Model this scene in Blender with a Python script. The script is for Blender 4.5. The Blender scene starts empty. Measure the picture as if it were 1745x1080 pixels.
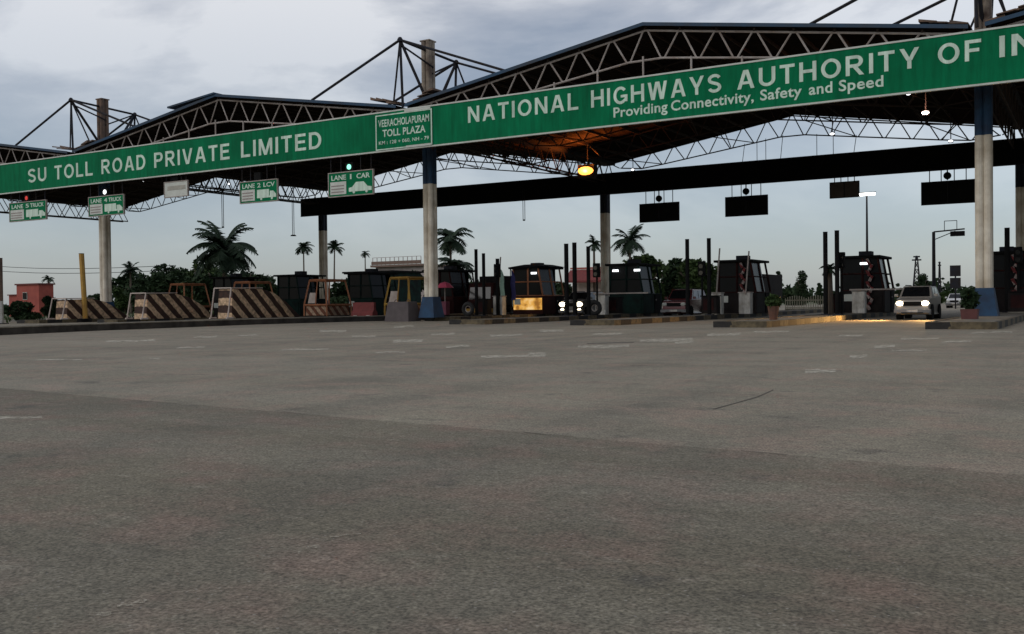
import bpy, bmesh, math, random
from mathutils import Vector, Matrix
random.seed(7)
SC = bpy.context.scene
COL = SC.collection
# ------------------------------------------------------------------ camera
F_PX, PITCH, ROLL, CAM_H, YAW, CX, CY = 1683.9058, -0.0148, -0.0119, 1.1715, -0.5373, 4.8611, -53.1998
PW, PH = 1745.0, 1080.0
FW = Vector((math.sin(YAW)*math.cos(PITCH), math.cos(YAW)*math.cos(PITCH), math.sin(PITCH)))
R0 = Vector((math.cos(YAW), -math.sin(YAW), 0)); U0 = R0.cross(FW)
RT = R0*math.cos(ROLL)+U0*math.sin(ROLL); UP = -R0*math.sin(ROLL)+U0*math.cos(ROLL)
CAM = Vector((CX, CY, CAM_H))
cam = bpy.data.cameras.new('camera'); cam.lens = F_PX*36/PW; cam.sensor_width = 36; cam.clip_end = 6000; cam.clip_start = .1
co = bpy.data.objects.new('camera', cam); COL.objects.link(co)
co.matrix_world = Matrix(((RT.x, UP.x, -FW.x, CX), (RT.y, UP.y, -FW.y, CY), (RT.z, UP.z, -FW.z, CAM_H), (0, 0, 0, 1)))
SC.camera = co
# ------------------------------------------------------------------ world
SUN_EL, SUN_AZ = math.radians(38), math.radians(215)
w = bpy.data.worlds.new('World'); SC.world = w; w.use_nodes = True
nt = w.node_tree; nt.nodes.clear(); N = nt.nodes.new; L = nt.links.new
out = N('ShaderNodeOutputWorld'); add = N('ShaderNodeAddShader')
sky = N('ShaderNodeTexSky'); sky.sky_type = 'NISHITA'; sky.sun_disc = False; sky.sun_elevation = SUN_EL; sky.sun_rotation = SUN_AZ
b1 = N('ShaderNodeBackground'); b1.inputs[1].default_value = .05; L(sky.outputs[0], b1.inputs[0])
tc = N('ShaderNodeTexCoord'); mp = N('ShaderNodeMapping'); mp.inputs['Scale'].default_value = (1.6, 1.6, 4.2); mp.inputs['Location'].default_value = (.35, 1.2, .4)
L(tc.outputs['Generated'], mp.inputs[0])
n1 = N('ShaderNodeTexNoise'); n1.inputs['Scale'].default_value = 1.5; n1.inputs['Detail'].default_value = 8; n1.inputs['Roughness'].default_value = .56; n1.inputs['Distortion'].default_value = .25
L(mp.outputs[0], n1.inputs['Vector'])
cr = N('ShaderNodeValToRGB'); e = cr.color_ramp.elements
e[0].position = .4; e[0].color = (.25, .258, .29, 1); e[1].position = .6; e[1].color = (.8, .77, .74, 1)
m = e.new(.5); m.color = (.45, .44, .448, 1)
L(n1.outputs['Fac'], cr.inputs[0])
sx = N('ShaderNodeSeparateXYZ'); L(tc.outputs['Generated'], sx.inputs[0])
mr = N('ShaderNodeMapRange'); mr.inputs[1].default_value = .02; mr.inputs[2].default_value = .3; L(sx.outputs['Z'], mr.inputs[0])
mx = N('ShaderNodeMix'); mx.data_type = 'RGBA'; mx.inputs[6].default_value = (.232, .262, .312, 1)
L(mr.outputs[0], mx.inputs[0]); L(cr.outputs[0], mx.inputs[7])
b2 = N('ShaderNodeBackground'); b2.inputs[1].default_value = .82; L(mx.outputs[2], b2.inputs[0])
L(b1.outputs[0], add.inputs[0]); L(b2.outputs[0], add.inputs[1]); L(add.outputs[0], out.inputs[0])
# ------------------------------------------------------------------ sun
sl = bpy.data.lights.new('sun', 'SUN'); sl.energy = .6; sl.angle = math.radians(50); sl.color = (1, .95, .88)
so = bpy.data.objects.new('sun', sl); COL.objects.link(so); so.rotation_euler = (math.radians(90)-SUN_EL, 0, math.pi-SUN_AZ)
SC.view_settings.view_transform = 'Standard'; SC.view_settings.look = 'None'; SC.view_settings.exposure = 0; SC.view_settings.gamma = 1
SC.render.engine = 'CYCLES'

# ------------------------------------------------------------------ pixel helpers (points of the photograph at a known plane)
def ray(px, py): return FW+RT*((px-PW/2)/F_PX)-UP*((py-PH/2)/F_PX)
def onY(px, py, Y): d = ray(px, py); return CAM+d*((Y-CY)/d.y)
def onZ(px, py, Z=0): d = ray(px, py); return CAM+d*((Z-CAM_H)/d.z)

# ------------------------------------------------------------------ materials
MATS = {}
def mat(name, col, rough=.7, metal=0, var=.25, scale=3, col2=None, bump=0, bscale=20, emit=None, estr=0, coords='Object', detail=5):
    if name in MATS: return MATS[name]
    m = bpy.data.materials.new(name); m.use_nodes = True; MATS[name] = m
    t = m.node_tree; p = t.nodes['Principled BSDF']
    p.inputs['Roughness'].default_value = rough; p.inputs['Metallic'].default_value = metal
    c = t.nodes.new('ShaderNodeTexCoord')
    n = t.nodes.new('ShaderNodeTexNoise'); n.inputs['Scale'].default_value = scale; n.inputs['Detail'].default_value = detail; n.inputs['Roughness'].default_value = .6
    t.links.new(c.outputs[coords], n.inputs['Vector'])
    r = t.nodes.new('ShaderNodeValToRGB'); r.color_ramp.elements[0].position = .35; r.color_ramp.elements[1].position = .68
    c2 = col2 if col2 else tuple(x*(1-var) for x in col)
    r.color_ramp.elements[0].color = (*c2, 1); r.color_ramp.elements[1].color = (*col, 1)
    t.links.new(n.outputs['Fac'], r.inputs[0]); t.links.new(r.outputs[0], p.inputs['Base Color'])
    if bump:
        n2 = t.nodes.new('ShaderNodeTexNoise'); n2.inputs['Scale'].default_value = bscale; n2.inputs['Detail'].default_value = 3
        t.links.new(c.outputs[coords], n2.inputs['Vector'])
        b = t.nodes.new('ShaderNodeBump'); b.inputs['Strength'].default_value = bump; b.inputs['Distance'].default_value = .02
        t.links.new(n2.outputs['Fac'], b.inputs['Height']); t.links.new(b.outputs[0], p.inputs['Normal'])
    if emit: p.inputs['Emission Color'].default_value = (*emit, 1); p.inputs['Emission Strength'].default_value = estr
    return m
def stripes(name, ca, cb, vec, period, duty=.5, rough=.8):
    m = bpy.data.materials.new(name); m.use_nodes = True; MATS[name] = m
    t = m.node_tree; p = t.nodes['Principled BSDF']; p.inputs['Roughness'].default_value = rough
    c = t.nodes.new('ShaderNodeTexCoord')
    ns = t.nodes.new('ShaderNodeTexNoise'); ns.inputs['Scale'].default_value = 1.3; ns.inputs['Detail'].default_value = 6
    t.links.new(c.outputs['Object'], ns.inputs['Vector'])
    d = t.nodes.new('ShaderNodeVectorMath'); d.operation = 'DOT_PRODUCT'; d.inputs[1].default_value = [v/period for v in vec]
    t.links.new(c.outputs['Object'], d.inputs[0])
    a = t.nodes.new('ShaderNodeMath'); a.operation = 'MULTIPLY_ADD'; a.inputs[1].default_value = .22; t.links.new(ns.outputs['Fac'], a.inputs[0]); t.links.new(d.outputs['Value'], a.inputs[2])
    f = t.nodes.new('ShaderNodeMath'); f.operation = 'FRACT'; t.links.new(a.outputs[0], f.inputs[0])
    g = t.nodes.new('ShaderNodeMath'); g.operation = 'GREATER_THAN'; g.inputs[1].default_value = duty; t.links.new(f.outputs[0], g.inputs[0])
    n = t.nodes.new('ShaderNodeTexNoise'); n.inputs['Scale'].default_value = 5; n.inputs['Detail'].default_value = 6; t.links.new(c.outputs['Object'], n.inputs['Vector'])
    mr = t.nodes.new('ShaderNodeMapRange'); mr.inputs[1].default_value = .35; mr.inputs[2].default_value = .65; mr.inputs[3].default_value = .5; mr.inputs[4].default_value = 1.12
    t.links.new(n.outputs['Fac'], mr.inputs[0])
    x = t.nodes.new('ShaderNodeMix'); x.data_type = 'RGBA'; x.inputs[6].default_value = (*ca, 1); x.inputs[7].default_value = (*cb, 1); t.links.new(g.outputs[0], x.inputs[0])
    y = t.nodes.new('ShaderNodeVectorMath'); y.operation = 'SCALE'; t.links.new(x.outputs[2], y.inputs[0]); t.links.new(mr.outputs[0], y.inputs['Scale'])
    t.links.new(y.outputs[0], p.inputs['Base Color'])
    return m

def asphalt(name, ca, cb, grain, warm):
    m = bpy.data.materials.new(name); m.use_nodes = True
    t = m.node_tree; p = t.nodes['Principled BSDF']; p.inputs['Roughness'].default_value = .85; p.inputs['Specular IOR Level'].default_value = .25
    c = t.nodes.new('ShaderNodeTexCoord'); lk = t.links.new
    def noise(s, d=4, r=.6, stretch=None):
        n = t.nodes.new('ShaderNodeTexNoise'); n.inputs['Scale'].default_value = s; n.inputs['Detail'].default_value = d; n.inputs['Roughness'].default_value = r
        if stretch:
            q = t.nodes.new('ShaderNodeMapping'); q.inputs['Scale'].default_value = stretch; lk(c.outputs['Object'], q.inputs[0]); lk(q.outputs[0], n.inputs['Vector'])
        else: lk(c.outputs['Object'], n.inputs['Vector'])
        return n
    def mix(fac, a, b, mode='MIX'):
        x = t.nodes.new('ShaderNodeMix'); x.data_type = 'RGBA'; x.blend_type = mode
        for s, v in ((0, fac), (6, a), (7, b)):
            if isinstance(v, (int, float)): x.inputs[s].default_value = v
            elif isinstance(v, tuple): x.inputs[s].default_value = (*v, 1)
            else: lk(v, x.inputs[s])
        return x.outputs[2]
    def rng(o, a, b, c0=0., c1=1.):
        r = t.nodes.new('ShaderNodeMapRange'); r.inputs[1].default_value = a; r.inputs[2].default_value = b; r.inputs[3].default_value = c0; r.inputs[4].default_value = c1; lk(o, r.inputs[0]); return r.outputs[0]
    base = mix(rng(noise(.45, 8, .68).outputs['Fac'], .38, .62), ca, cb)
    tracks = rng(noise(.5, 4, .55, (1.0, .09, 1)).outputs['Fac'], .42, .68)
    base = mix(tracks, base, mix(.42, base, (.075, .07, .06)))
    base = mix(rng(noise(1.3, 5, .6).outputs['Fac'], .47, .66, 0, .75), base, warm)
    bands = rng(noise(.8, 5, .6, (.07, .8, 1)).outputs['Fac'], .45, .62, 0, .4)
    base = mix(bands, base, mix(.3, base, (.42, .4, .33)))
    oil = rng(noise(1.1, 5, .65).outputs['Fac'], .6, .7, 0, .5)
    base = mix(oil, base, (.055, .053, .05))
    base = mix(rng(noise(7, 5, .7).outputs['Fac'], .42, .66, 0, .45), base, mix(.5, base, (.06, .058, .05)))
    base = mix(rng(noise(4.3, 6, .7, (.6, 1.3, 1)).outputs['Fac'], .58, .7, 0, .3), base, (.38, .35, .28))
    g = rng(noise(grain, 2, .7).outputs['Fac'], .32, .68, .5, 1.5)
    g2 = rng(noise(grain*.28, 3, .7).outputs['Fac'], .32, .68, .8, 1.2)
    s = t.nodes.new('ShaderNodeVectorMath'); s.operation = 'SCALE'; lk(base, s.inputs[0]); lk(g, s.inputs['Scale'])
    s2 = t.nodes.new('ShaderNodeVectorMath'); s2.operation = 'SCALE'; lk(s.outputs[0], s2.inputs[0]); lk(g2, s2.inputs['Scale'])
    v = t.nodes.new('ShaderNodeTexVoronoi'); v.inputs['Scale'].default_value = 26; lk(c.outputs['Object'], v.inputs['Vector'])
    st = t.nodes.new('ShaderNodeMath'); st.operation = 'LESS_THAN'; st.inputs[1].default_value = .16; lk(v.outputs['Distance'], st.inputs[0])
    vr = t.nodes.new('ShaderNodeMath'); vr.operation = 'GREATER_THAN'; vr.inputs[1].default_value = .8
    sc = t.nodes.new('ShaderNodeSeparateColor'); lk(v.outputs['Color'], sc.inputs[0]); lk(sc.outputs[0], vr.inputs[0])
    an = t.nodes.new('ShaderNodeMath'); an.operation = 'MULTIPLY'; lk(st.outputs[0], an.inputs[0]); lk(vr.outputs[0], an.inputs[1])
    pale = t.nodes.new('ShaderNodeMath'); pale.operation = 'MULTIPLY'; pale.inputs[1].default_value = .55; lk(an.outputs[0], pale.inputs[0])
    fin = mix(pale.outputs[0], s2.outputs[0], (.36, .34, .3))
    lk(fin, p.inputs['Base Color'])
    b = t.nodes.new('ShaderNodeBump'); b.inputs['Strength'].default_value = .6; b.inputs['Distance'].default_value = .006; lk(noise(grain, 3).outputs['Fac'], b.inputs['Height']); lk(b.outputs[0], p.inputs['Normal'])
    return m
def glow(name, col, s): return mat(name, col, .5, 0, 0, 3, emit=col, estr=s)

M_ASPH = asphalt('asphalt_old', (.268, .24, .179), (.207, .187, .14), 48, (.288, .215, .165))
M_ASPH2 = asphalt('asphalt_dark', (.186, .166, .119), (.148, .133, .096), 55, (.21, .148, .114))
M_EARTH = mat('earth_grass', (.13, .13, .07), .95, col2=(.07, .09, .035), scale=.12)
M_PAINT = mat('worn_road_paint', (.6, .56, .46), .85, col2=(.4, .37, .29), scale=3.2, detail=8)
M_GREEN = mat('sign_green', (.001, .205, .082), .8, var=.3, scale=.22)
M_GREEN2 = mat('lane_sign_green', (.001, .17, .066), .8, var=.2, scale=1)
M_LETTER = mat('sign_letter', (.72, .88, .74), .8, var=.12, scale=1.5)
M_SIGNW = mat('sign_white', (.6, .62, .56), .55, var=.2, scale=1.6)
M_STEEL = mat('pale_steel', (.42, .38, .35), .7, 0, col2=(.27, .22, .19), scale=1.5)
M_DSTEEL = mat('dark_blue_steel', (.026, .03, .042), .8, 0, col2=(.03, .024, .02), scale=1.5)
M_INNER = mat('inner_truss_painted_shade', (.055, .042, .036), .9, scale=1.5)  # truss steel with the shade under the roof put into its colour
for q in (M_GREEN, M_GREEN2, M_LETTER, M_INNER, M_DSTEEL): q.node_tree.nodes['Principled BSDF'].inputs['Specular IOR Level'].default_value = .12
M_ROOFT = mat('roof_sheet_blue', (.035, .075, .13), .5, .2, col2=(.05, .06, .075), scale=.5)
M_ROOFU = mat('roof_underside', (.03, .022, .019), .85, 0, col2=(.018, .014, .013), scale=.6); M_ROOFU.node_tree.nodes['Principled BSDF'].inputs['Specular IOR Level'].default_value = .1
M_BEAM = mat('black_fascia', (.008, .008, .008), .9, scale=.4); M_BEAM.node_tree.nodes['Principled BSDF'].inputs['Specular IOR Level'].default_value = .1
M_COLW = mat('column_cream', (.78, .72, .6), .75, col2=(.46, .39, .29), scale=.8, bump=.1, bscale=9)
M_COLR = mat('column_rust', (.2, .12, .075), .8, col2=(.07, .05, .04), scale=1.6)
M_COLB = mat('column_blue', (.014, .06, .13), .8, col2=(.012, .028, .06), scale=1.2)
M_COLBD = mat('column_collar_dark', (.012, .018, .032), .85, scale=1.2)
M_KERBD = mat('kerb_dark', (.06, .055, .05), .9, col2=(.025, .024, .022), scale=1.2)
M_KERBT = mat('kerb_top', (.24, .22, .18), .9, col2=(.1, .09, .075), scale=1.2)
M_BLACK = mat('black_paint', (.012, .012, .012), .85, scale=2)
M_RUB = mat('rubber', (.02, .02, .02), .85, scale=6)
M_WHITE = mat('white_paint', (.72, .7, .65), .7, col2=(.44, .4, .34), scale=2)
M_GLASS = mat('dark_glass', (.008, .009, .01), .22, 0, .2, 2); M_GLASS.node_tree.nodes['Principled BSDF'].inputs['Specular IOR Level'].default_value = .22
M_CGLASS = mat('car_glass', (.008, .009, .01), .1, 0, .2, 2)
M_BOOTH = mat('booth_dark_panel', (.026, .021, .02), .75, col2=(.013, .011, .011), scale=1.3)
M_BOOTHG = mat('booth_green_panel', (.012, .034, .028), .75, col2=(.01, .013, .012), scale=1.3)
M_MAROON = mat('booth_maroon', (.05, .016, .014), .75, col2=(.022, .009, .009), scale=1.3)
M_ORANGE = mat('orange_frame', (.5, .2, .09), .65, col2=(.3, .11, .05), scale=2)
M_YELLOW = mat('yellow_paint', (.5, .3, .05), .7, col2=(.33, .17, .035), scale=1.4)
M_PINKW = mat('pale_panel', (.55, .47, .42), .7, col2=(.4, .32, .27), scale=1.5)
M_STRIPE = stripes('barrier_stripe', (.64, .44, .27), (.05, .02, .011), (0, 1, 1.05), 1.2, .5)
M_STRIPE2 = stripes('kerb_stripe', (.13, .1, .055), (.02, .018, .016), (.35, 1, 0), 2.6, .5)
M_SHEL = stripes('shelter_stripe', (.46, .31, .2), (.17, .055, .025), (1, 1, 1), .8, .5)
M_REDW = stripes('corner_stripe', (.42, .33, .3), (.2, .03, .03), (.9, 0, 1), .62, .5)
M_TRUNK = mat('trunk_brown', (.13, .1, .075), .9, scale=3)
M_LEAFD = mat('leaf_dark', (.035, .055, .025), .7, col2=(.014, .028, .012), scale=.7)
M_LEAF = mat('leaf_mid', (.06, .09, .03), .7, col2=(.025, .045, .015), scale=.7)
M_LEAFB = mat('leaf_bright', (.2, .24, .03), .7, col2=(.1, .15, .03), scale=.7)
M_PALM = mat('palm_leaf', (.032, .052, .03), .6, col2=(.014, .026, .015), scale=.8)
M_LAMPW = glow('lamp_white', (1, .97, .9), 9)
M_LAMPS = glow('lamp_small_white', (.95, .97, 1), 3)
M_LAMPO = glow('lamp_sodium', (1, .33, .055), 3.4)
M_HEAD = glow('headlight_warm', (1, .86, .6), 9)
M_GLOWY = mat('yellow_panel_painted_glow', (.6, .4, .1), .6, col2=(.45, .22, .04), scale=1.6, emit=(1, .5, .1), estr=.8)  # no lamp: headlight falling on the booth panel, painted as patchy emission
_t = M_GLOWY.node_tree; _n = _t.nodes.new('ShaderNodeTexNoise'); _n.inputs['Scale'].default_value = 1.7; _n.inputs['Detail'].default_value = 4
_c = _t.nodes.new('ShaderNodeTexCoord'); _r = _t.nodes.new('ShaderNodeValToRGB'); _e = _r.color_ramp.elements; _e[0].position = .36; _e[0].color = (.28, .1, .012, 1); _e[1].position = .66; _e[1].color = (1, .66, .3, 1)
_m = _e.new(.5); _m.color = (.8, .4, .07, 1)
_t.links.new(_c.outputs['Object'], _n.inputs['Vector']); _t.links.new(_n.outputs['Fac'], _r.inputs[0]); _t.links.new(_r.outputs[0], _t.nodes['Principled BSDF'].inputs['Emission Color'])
# rain streaks on the painted signs
for q, sc_ in ((M_GREEN, 1.0), (M_LETTER, 1.0), (M_WHITE, 1.0)):
    _t = q.node_tree; _p = _t.nodes['Principled BSDF']; _src = _p.inputs['Base Color'].links[0].from_socket
    _c = _t.nodes.new('ShaderNodeTexCoord'); _mp = _t.nodes.new('ShaderNodeMapping'); _mp.inputs['Scale'].default_value = (3.2, 3.2, .35); _n = _t.nodes.new('ShaderNodeTexNoise'); _n.inputs['Scale'].default_value = 1; _n.inputs['Detail'].default_value = 6; _n.inputs['Roughness'].default_value = .65
    _r = _t.nodes.new('ShaderNodeMapRange'); _r.inputs[1].default_value = .35; _r.inputs[2].default_value = .7; _r.inputs[3].default_value = .68; _r.inputs[4].default_value = 1.1
    _s = _t.nodes.new('ShaderNodeVectorMath'); _s.operation = 'SCALE'; _t.links.new(_c.outputs['Object'], _mp.inputs[0]); _t.links.new(_mp.outputs[0], _n.inputs['Vector']); _t.links.new(_n.outputs['Fac'], _r.inputs[0]); _t.links.new(_src, _s.inputs[0]); _t.links.new(_r.outputs[0], _s.inputs['Scale']); _t.links.new(_s.outputs[0], _p.inputs['Base Color'])
M_SIGR = glow('signal_red', (.6, .03, .02), .5)
M_SIGG = glow('signal_green', (.25, .9, .6), 1.6)

# ------------------------------------------------------------------ mesh helpers
class MB:
    def __init__(s): s.v = []; s.f = []; s.mi = []
    def poly(s, pts, mi=0):
        b = len(s.v); s.v += [tuple(p) for p in pts]; s.f.append(tuple(range(b, b+len(pts)))); s.mi.append(mi); return s
    def mesh(s, vs, fs, mi=0):
        b = len(s.v); s.v += [tuple(p) for p in vs]
        for f in fs: s.f.append(tuple(b+i for i in f)); s.mi.append(mi)
        return s
    def box(s, x0, x1, y0, y1, z0, z1, mi=0):
        return s.mesh([(x0, y0, z0), (x1, y0, z0), (x1, y1, z0), (x0, y1, z0), (x0, y0, z1), (x1, y0, z1), (x1, y1, z1), (x0, y1, z1)],
                      [(0, 3, 2, 1), (4, 5, 6, 7), (0, 1, 5, 4), (1, 2, 6, 5), (2, 3, 7, 6), (3, 0, 4, 7)], mi)
    def tube(s, a, b, r, n=6, r2=None, mi=0):
        a = Vector(a); b = Vector(b); d = (b-a)
        if d.length < 1e-6: return s
        d.normalize(); t = Vector((0, 0, 1)) if abs(d.z) < .9 else Vector((1, 0, 0)); u = d.cross(t).normalized(); v = d.cross(u)
        r2 = r if r2 is None else r2; P = []
        for i in range(n):
            q = u*math.cos(2*math.pi*i/n)+v*math.sin(2*math.pi*i/n); P += [a+q*r, b+q*r2]
        F = [(2*i, 2*((i+1) % n), 2*((i+1) % n)+1, 2*i+1) for i in range(n)]
        F += [tuple(2*i for i in range(n))[::-1], tuple(2*i+1 for i in range(n))]
        return s.mesh(P, F, mi)
    def path(s, pts, r, n=6, r2=None):
        k = len(pts)-1; r2 = r if r2 is None else r2
        for i in range(k): s.tube(pts[i], pts[i+1], r+(r2-r)*i/k, n, r+(r2-r)*(i+1)/k)
        return s
    def prism(s, prof, x0, x1, mi=0):     # (y,z) outline extruded along x
        n = len(prof); P = [(x0, y, z) for y, z in prof]+[(x1, y, z) for y, z in prof]
        F = [tuple(range(n)), tuple(range(n, 2*n))[::-1]]+[(i, i+n, (i+1) % n+n, (i+1) % n) for i in range(n)]
        return s.mesh(P, F, mi)
    def ring(s, c, R, r, axis='y', n=16, k=7):
        P = []; F = []
        for i in range(n):
            a = 2*math.pi*i/n
            for j in range(k):
                b = 2*math.pi*j/k; q = R+r*math.cos(b); h = r*math.sin(b)
                x, y, z = (q*math.cos(a), h, q*math.sin(a)) if axis == 'y' else ((h, q*math.cos(a), q*math.sin(a)) if axis == 'x' else (q*math.cos(a), q*math.sin(a), h))
                P.append((c[0]+x, c[1]+y, c[2]+z))
                F.append((i*k+j, ((i+1) % n)*k+j, ((i+1) % n)*k+(j+1) % k, i*k+(j+1) % k))
        return s.mesh(P, F)
    def dome(s, c, rx, ry, rz, n=12, k=4, top=True):
        P = []; F = []
        for i in range(k+1):
            a = math.pi/2*i/k
            for j in range(n): b = 2*math.pi*j/n; P.append((c[0]+rx*math.cos(a)*math.cos(b), c[1]+ry*math.cos(a)*math.sin(b), c[2]+rz*math.sin(a)))
        for i in range(k):
            for j in range(n): F.append((i*n+j, i*n+(j+1) % n, (i+1)*n+(j+1) % n, (i+1)*n+j))
        return s.mesh(P, F)
    def build(s, name, m, parent=None, bevel=0, smooth=False):
        me = bpy.data.meshes.new(name); me.from_pydata(s.v, [], s.f)
        for q in (m if isinstance(m, (list, tuple)) else [m]): me.materials.append(q)
        for p, i in zip(me.polygons, s.mi): p.material_index = i
        bm = bmesh.new(); bm.from_mesh(me); bmesh.ops.recalc_face_normals(bm, faces=bm.faces); bm.to_mesh(me); bm.free()
        if smooth:
            for p in me.polygons: p.use_smooth = True
        o = bpy.data.objects.new(name, me); COL.objects.link(o)
        if parent: o.parent = parent
        if bevel:
            b = o.modifiers.new('bevel', 'BEVEL'); b.width = bevel; b.segments = 2; b.limit_method = 'ANGLE'
        return o
def tag(o, label=None, cat=None, group=None, kind=None):
    if label: o['label'] = label
    if cat: o['category'] = cat
    if group: o['group'] = group
    if kind: o['kind'] = kind
    return o
def empty(name, loc, rz=0):
    o = bpy.data.objects.new(name, None); COL.objects.link(o); o.location = loc; o.rotation_euler = (0, 0, rz); o.empty_display_size = .2; return o
def thing(name, loc, label, cat, group=None, rz=0): return tag(empty(name, loc, rz), label, cat, group)
def copy_tree(o, parent=None):
    c = o.copy(); COL.objects.link(c)
    if parent: c.parent = parent
    for ch in list(o.children): copy_tree(ch, c)
    return c
def text(body, x0, x1, z0, z1, y, m, parent, name='lettering', bold=.02, track=1.15, depth=.012, slope=0):
    cu = bpy.data.curves.new('t', 'FONT'); cu.body = body; cu.offset = bold; cu.space_character = track; cu.extrude = .02; cu.resolution_u = 4
    o = bpy.data.objects.new('t', cu); COL.objects.link(o)
    me = bpy.data.meshes.new_from_object(o.evaluated_get(bpy.context.evaluated_depsgraph_get()))
    COL.objects.unlink(o); bpy.data.objects.remove(o)
    xs = [v.co.x for v in me.vertices]; ys = [v.co.y for v in me.vertices]
    a, b, c, d = min(xs), max(xs), min(ys), max(ys)
    for v in me.vertices:
        X = x0+(v.co.x-a)/(b-a)*(x1-x0); Z = z0+(v.co.y-c)/(d-c)*(z1-z0); Y = y-(v.co.z/.02*.5+.5)*depth
        v.co = (X, Y, Z)
    me.name = name; me.materials.clear(); me.materials.append(m)
    t = bpy.data.objects.new(name, me); COL.objects.link(t); t.parent = parent
    return t

# ------------------------------------------------------------------ ground
def worn(m, lo, hi, sc, top=1.):
    t = m.node_tree; p = t.nodes['Principled BSDF']; c = t.nodes.new('ShaderNodeTexCoord'); n = t.nodes.new('ShaderNodeTexNoise'); n.inputs['Scale'].default_value = sc; n.inputs['Detail'].default_value = 8; n.inputs['Roughness'].default_value = .75
    r = t.nodes.new('ShaderNodeMapRange'); r.inputs[1].default_value = lo; r.inputs[2].default_value = hi; t.links.new(c.outputs['Object'], n.inputs['Vector']); r.inputs[4].default_value = top; t.links.new(n.outputs['Fac'], r.inputs[0]); t.links.new(r.outputs[0], p.inputs['Alpha'])
worn(M_PAINT, .36, .57, 4.5, .85)
for q in (M_LEAFD, M_LEAF, M_LEAFB, M_PALM, M_BLACK, M_BOOTH, M_BOOTHG, M_MAROON, M_KERBD, M_KERBT, M_ROOFT): q.node_tree.nodes['Principled BSDF'].inputs['Specular IOR Level'].default_value = .08
M_GLASS.node_tree.nodes['Principled BSDF'].inputs['Specular IOR Level'].default_value = .08
g = MB()
g.poly([(-2500, -700, -.02), (2500, -700, -.02), (2500, 4000, -.02), (-2500, 4000, -.02)]).build('ground', M_EARTH)
tag(bpy.data.objects['ground'], kind='structure')
tag(MB().poly([(-95, -110, 0), (60, -110, 0), (60, 150, 0), (-95, 150, 0)]).build('road', M_ASPH), kind='structure')
# darker resurfaced strip in front, its edge slightly ragged
edge = []
for i in range(91):
    px = -1000+i*3700/90; py = 662+(px)*.0848 if px > 0 else 662+px*.06
    p = onZ(px, py, 0); edge.append((p.x+random.uniform(-.01, .01), p.y+random.uniform(-.02, .02), .004))
pt = MB(); n = len(edge)
pt.mesh(edge+[(x, -75, .004) for x, y, z in edge], [(i, i+1, n+i+1, n+i) for i in range(n-1)])
tag(pt.build('road_patch', M_ASPH2), kind='structure')
# dark tar line along part of the seam, crack and worn paint
sm = MB()
for i in range(20, 88):
    a, b = Vector(edge[i]), Vector(edge[i+1]); wv = .008+.012*random.random()
    if random.random() < .3: sm.poly([(a.x, a.y-wv, .008), (b.x, b.y-wv, .008), (b.x, b.y+.004, .008), (a.x, a.y+.004, .008)])
tag(sm.build('road_seam', mat('tar_line', (.1, .088, .068), .9, scale=4)), kind='structure')
def ground_strip(pts, width_px, z, mb):
    P = [onZ(x, y-width_px/2*(1+.25*random.uniform(-1, 1)), z) for x, y in pts]; Q = [onZ(x, y+width_px/2*(1+.25*random.uniform(-1, 1)), z) for x, y in pts]
    for i in range(len(pts)-1): mb.poly([P[i], P[i+1], Q[i+1], Q[i]])
ck = MB(); ground_strip([(1215, 697), (1255, 686), (1290, 676), (1318, 664)], 1.3, .004, ck)
ground_strip([(1000, 585), (1080, 583)], 1.2, .004, ck)
tag(ck.build('road_crack', MATS['tar_line']), kind='structure')
mk = MB()
for x0, x1, y, wd in [(180, 265, 581, 3), (405, 440, 571, 2.2), (545, 590, 564, 4), (670, 720, 581, 5), (480, 560, 595, 2.5), (820, 930, 607, 4.5), (835, 890, 571, 3), (920, 960, 563, 4),
                      (985, 1072, 590, 4.5), (1090, 1180, 579, 5), (1205, 1262, 570, 4), (1285, 1345, 565, 2.5), (1372, 1424, 632, 6), (1448, 1478, 607, 4), (1490, 1525, 590, 4.5), (1535, 1600, 577, 3),
                      (1605, 1655, 582, 3), (672, 705, 556, 3), (790, 828, 551, 3), (255, 272, 611, 2.5), (0, 72, 711, 3.5), (1655, 1725, 566, 2), (60, 140, 613, 1.8), (1520, 1580, 597, 2), (330, 370, 574, 2.5), (600, 640, 573, 2.5), (735, 775, 569, 3), (760, 800, 590, 3), (1010, 1060, 569, 3), (1150, 1182, 583, 3.5), (300, 350, 592, 2.2), (1430, 1470, 572, 2.5), (900, 930, 603, 4), (640, 690, 600, 2)]:
    k = 5; pts = [(x0+(x1-x0)*i/k, y+random.uniform(-.7, .7)-(x1-x0)*.025*(i/k-.5)) for i in range(k+1)]
    ground_strip(pts, wd, .006, mk)
tag(mk.build('road_marking', M_PAINT), kind='structure')
mk = MB()
for x0, x1, y0, y1, wd in [(508, 545, 938, 930, 9), (560, 615, 915, 908, 3), (160, 190, 1048, 1044, 9), (200, 250, 1034, 1022, 9)]:
    k = 7; ground_strip([(x0+(x1-x0)*i/k, y0+(y1-y0)*i/k+random.uniform(-2, 2)) for i in range(k+1)], wd*.7, .008, mk)
mpaint = mat('flaked_paint', (.5, .46, .37), .85, col2=(.3, .27, .2), scale=30, detail=8)
worn(mpaint, .46, .56, 38, .75)
tag(mk.build('road_marking', mpaint), kind='structure')

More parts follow.
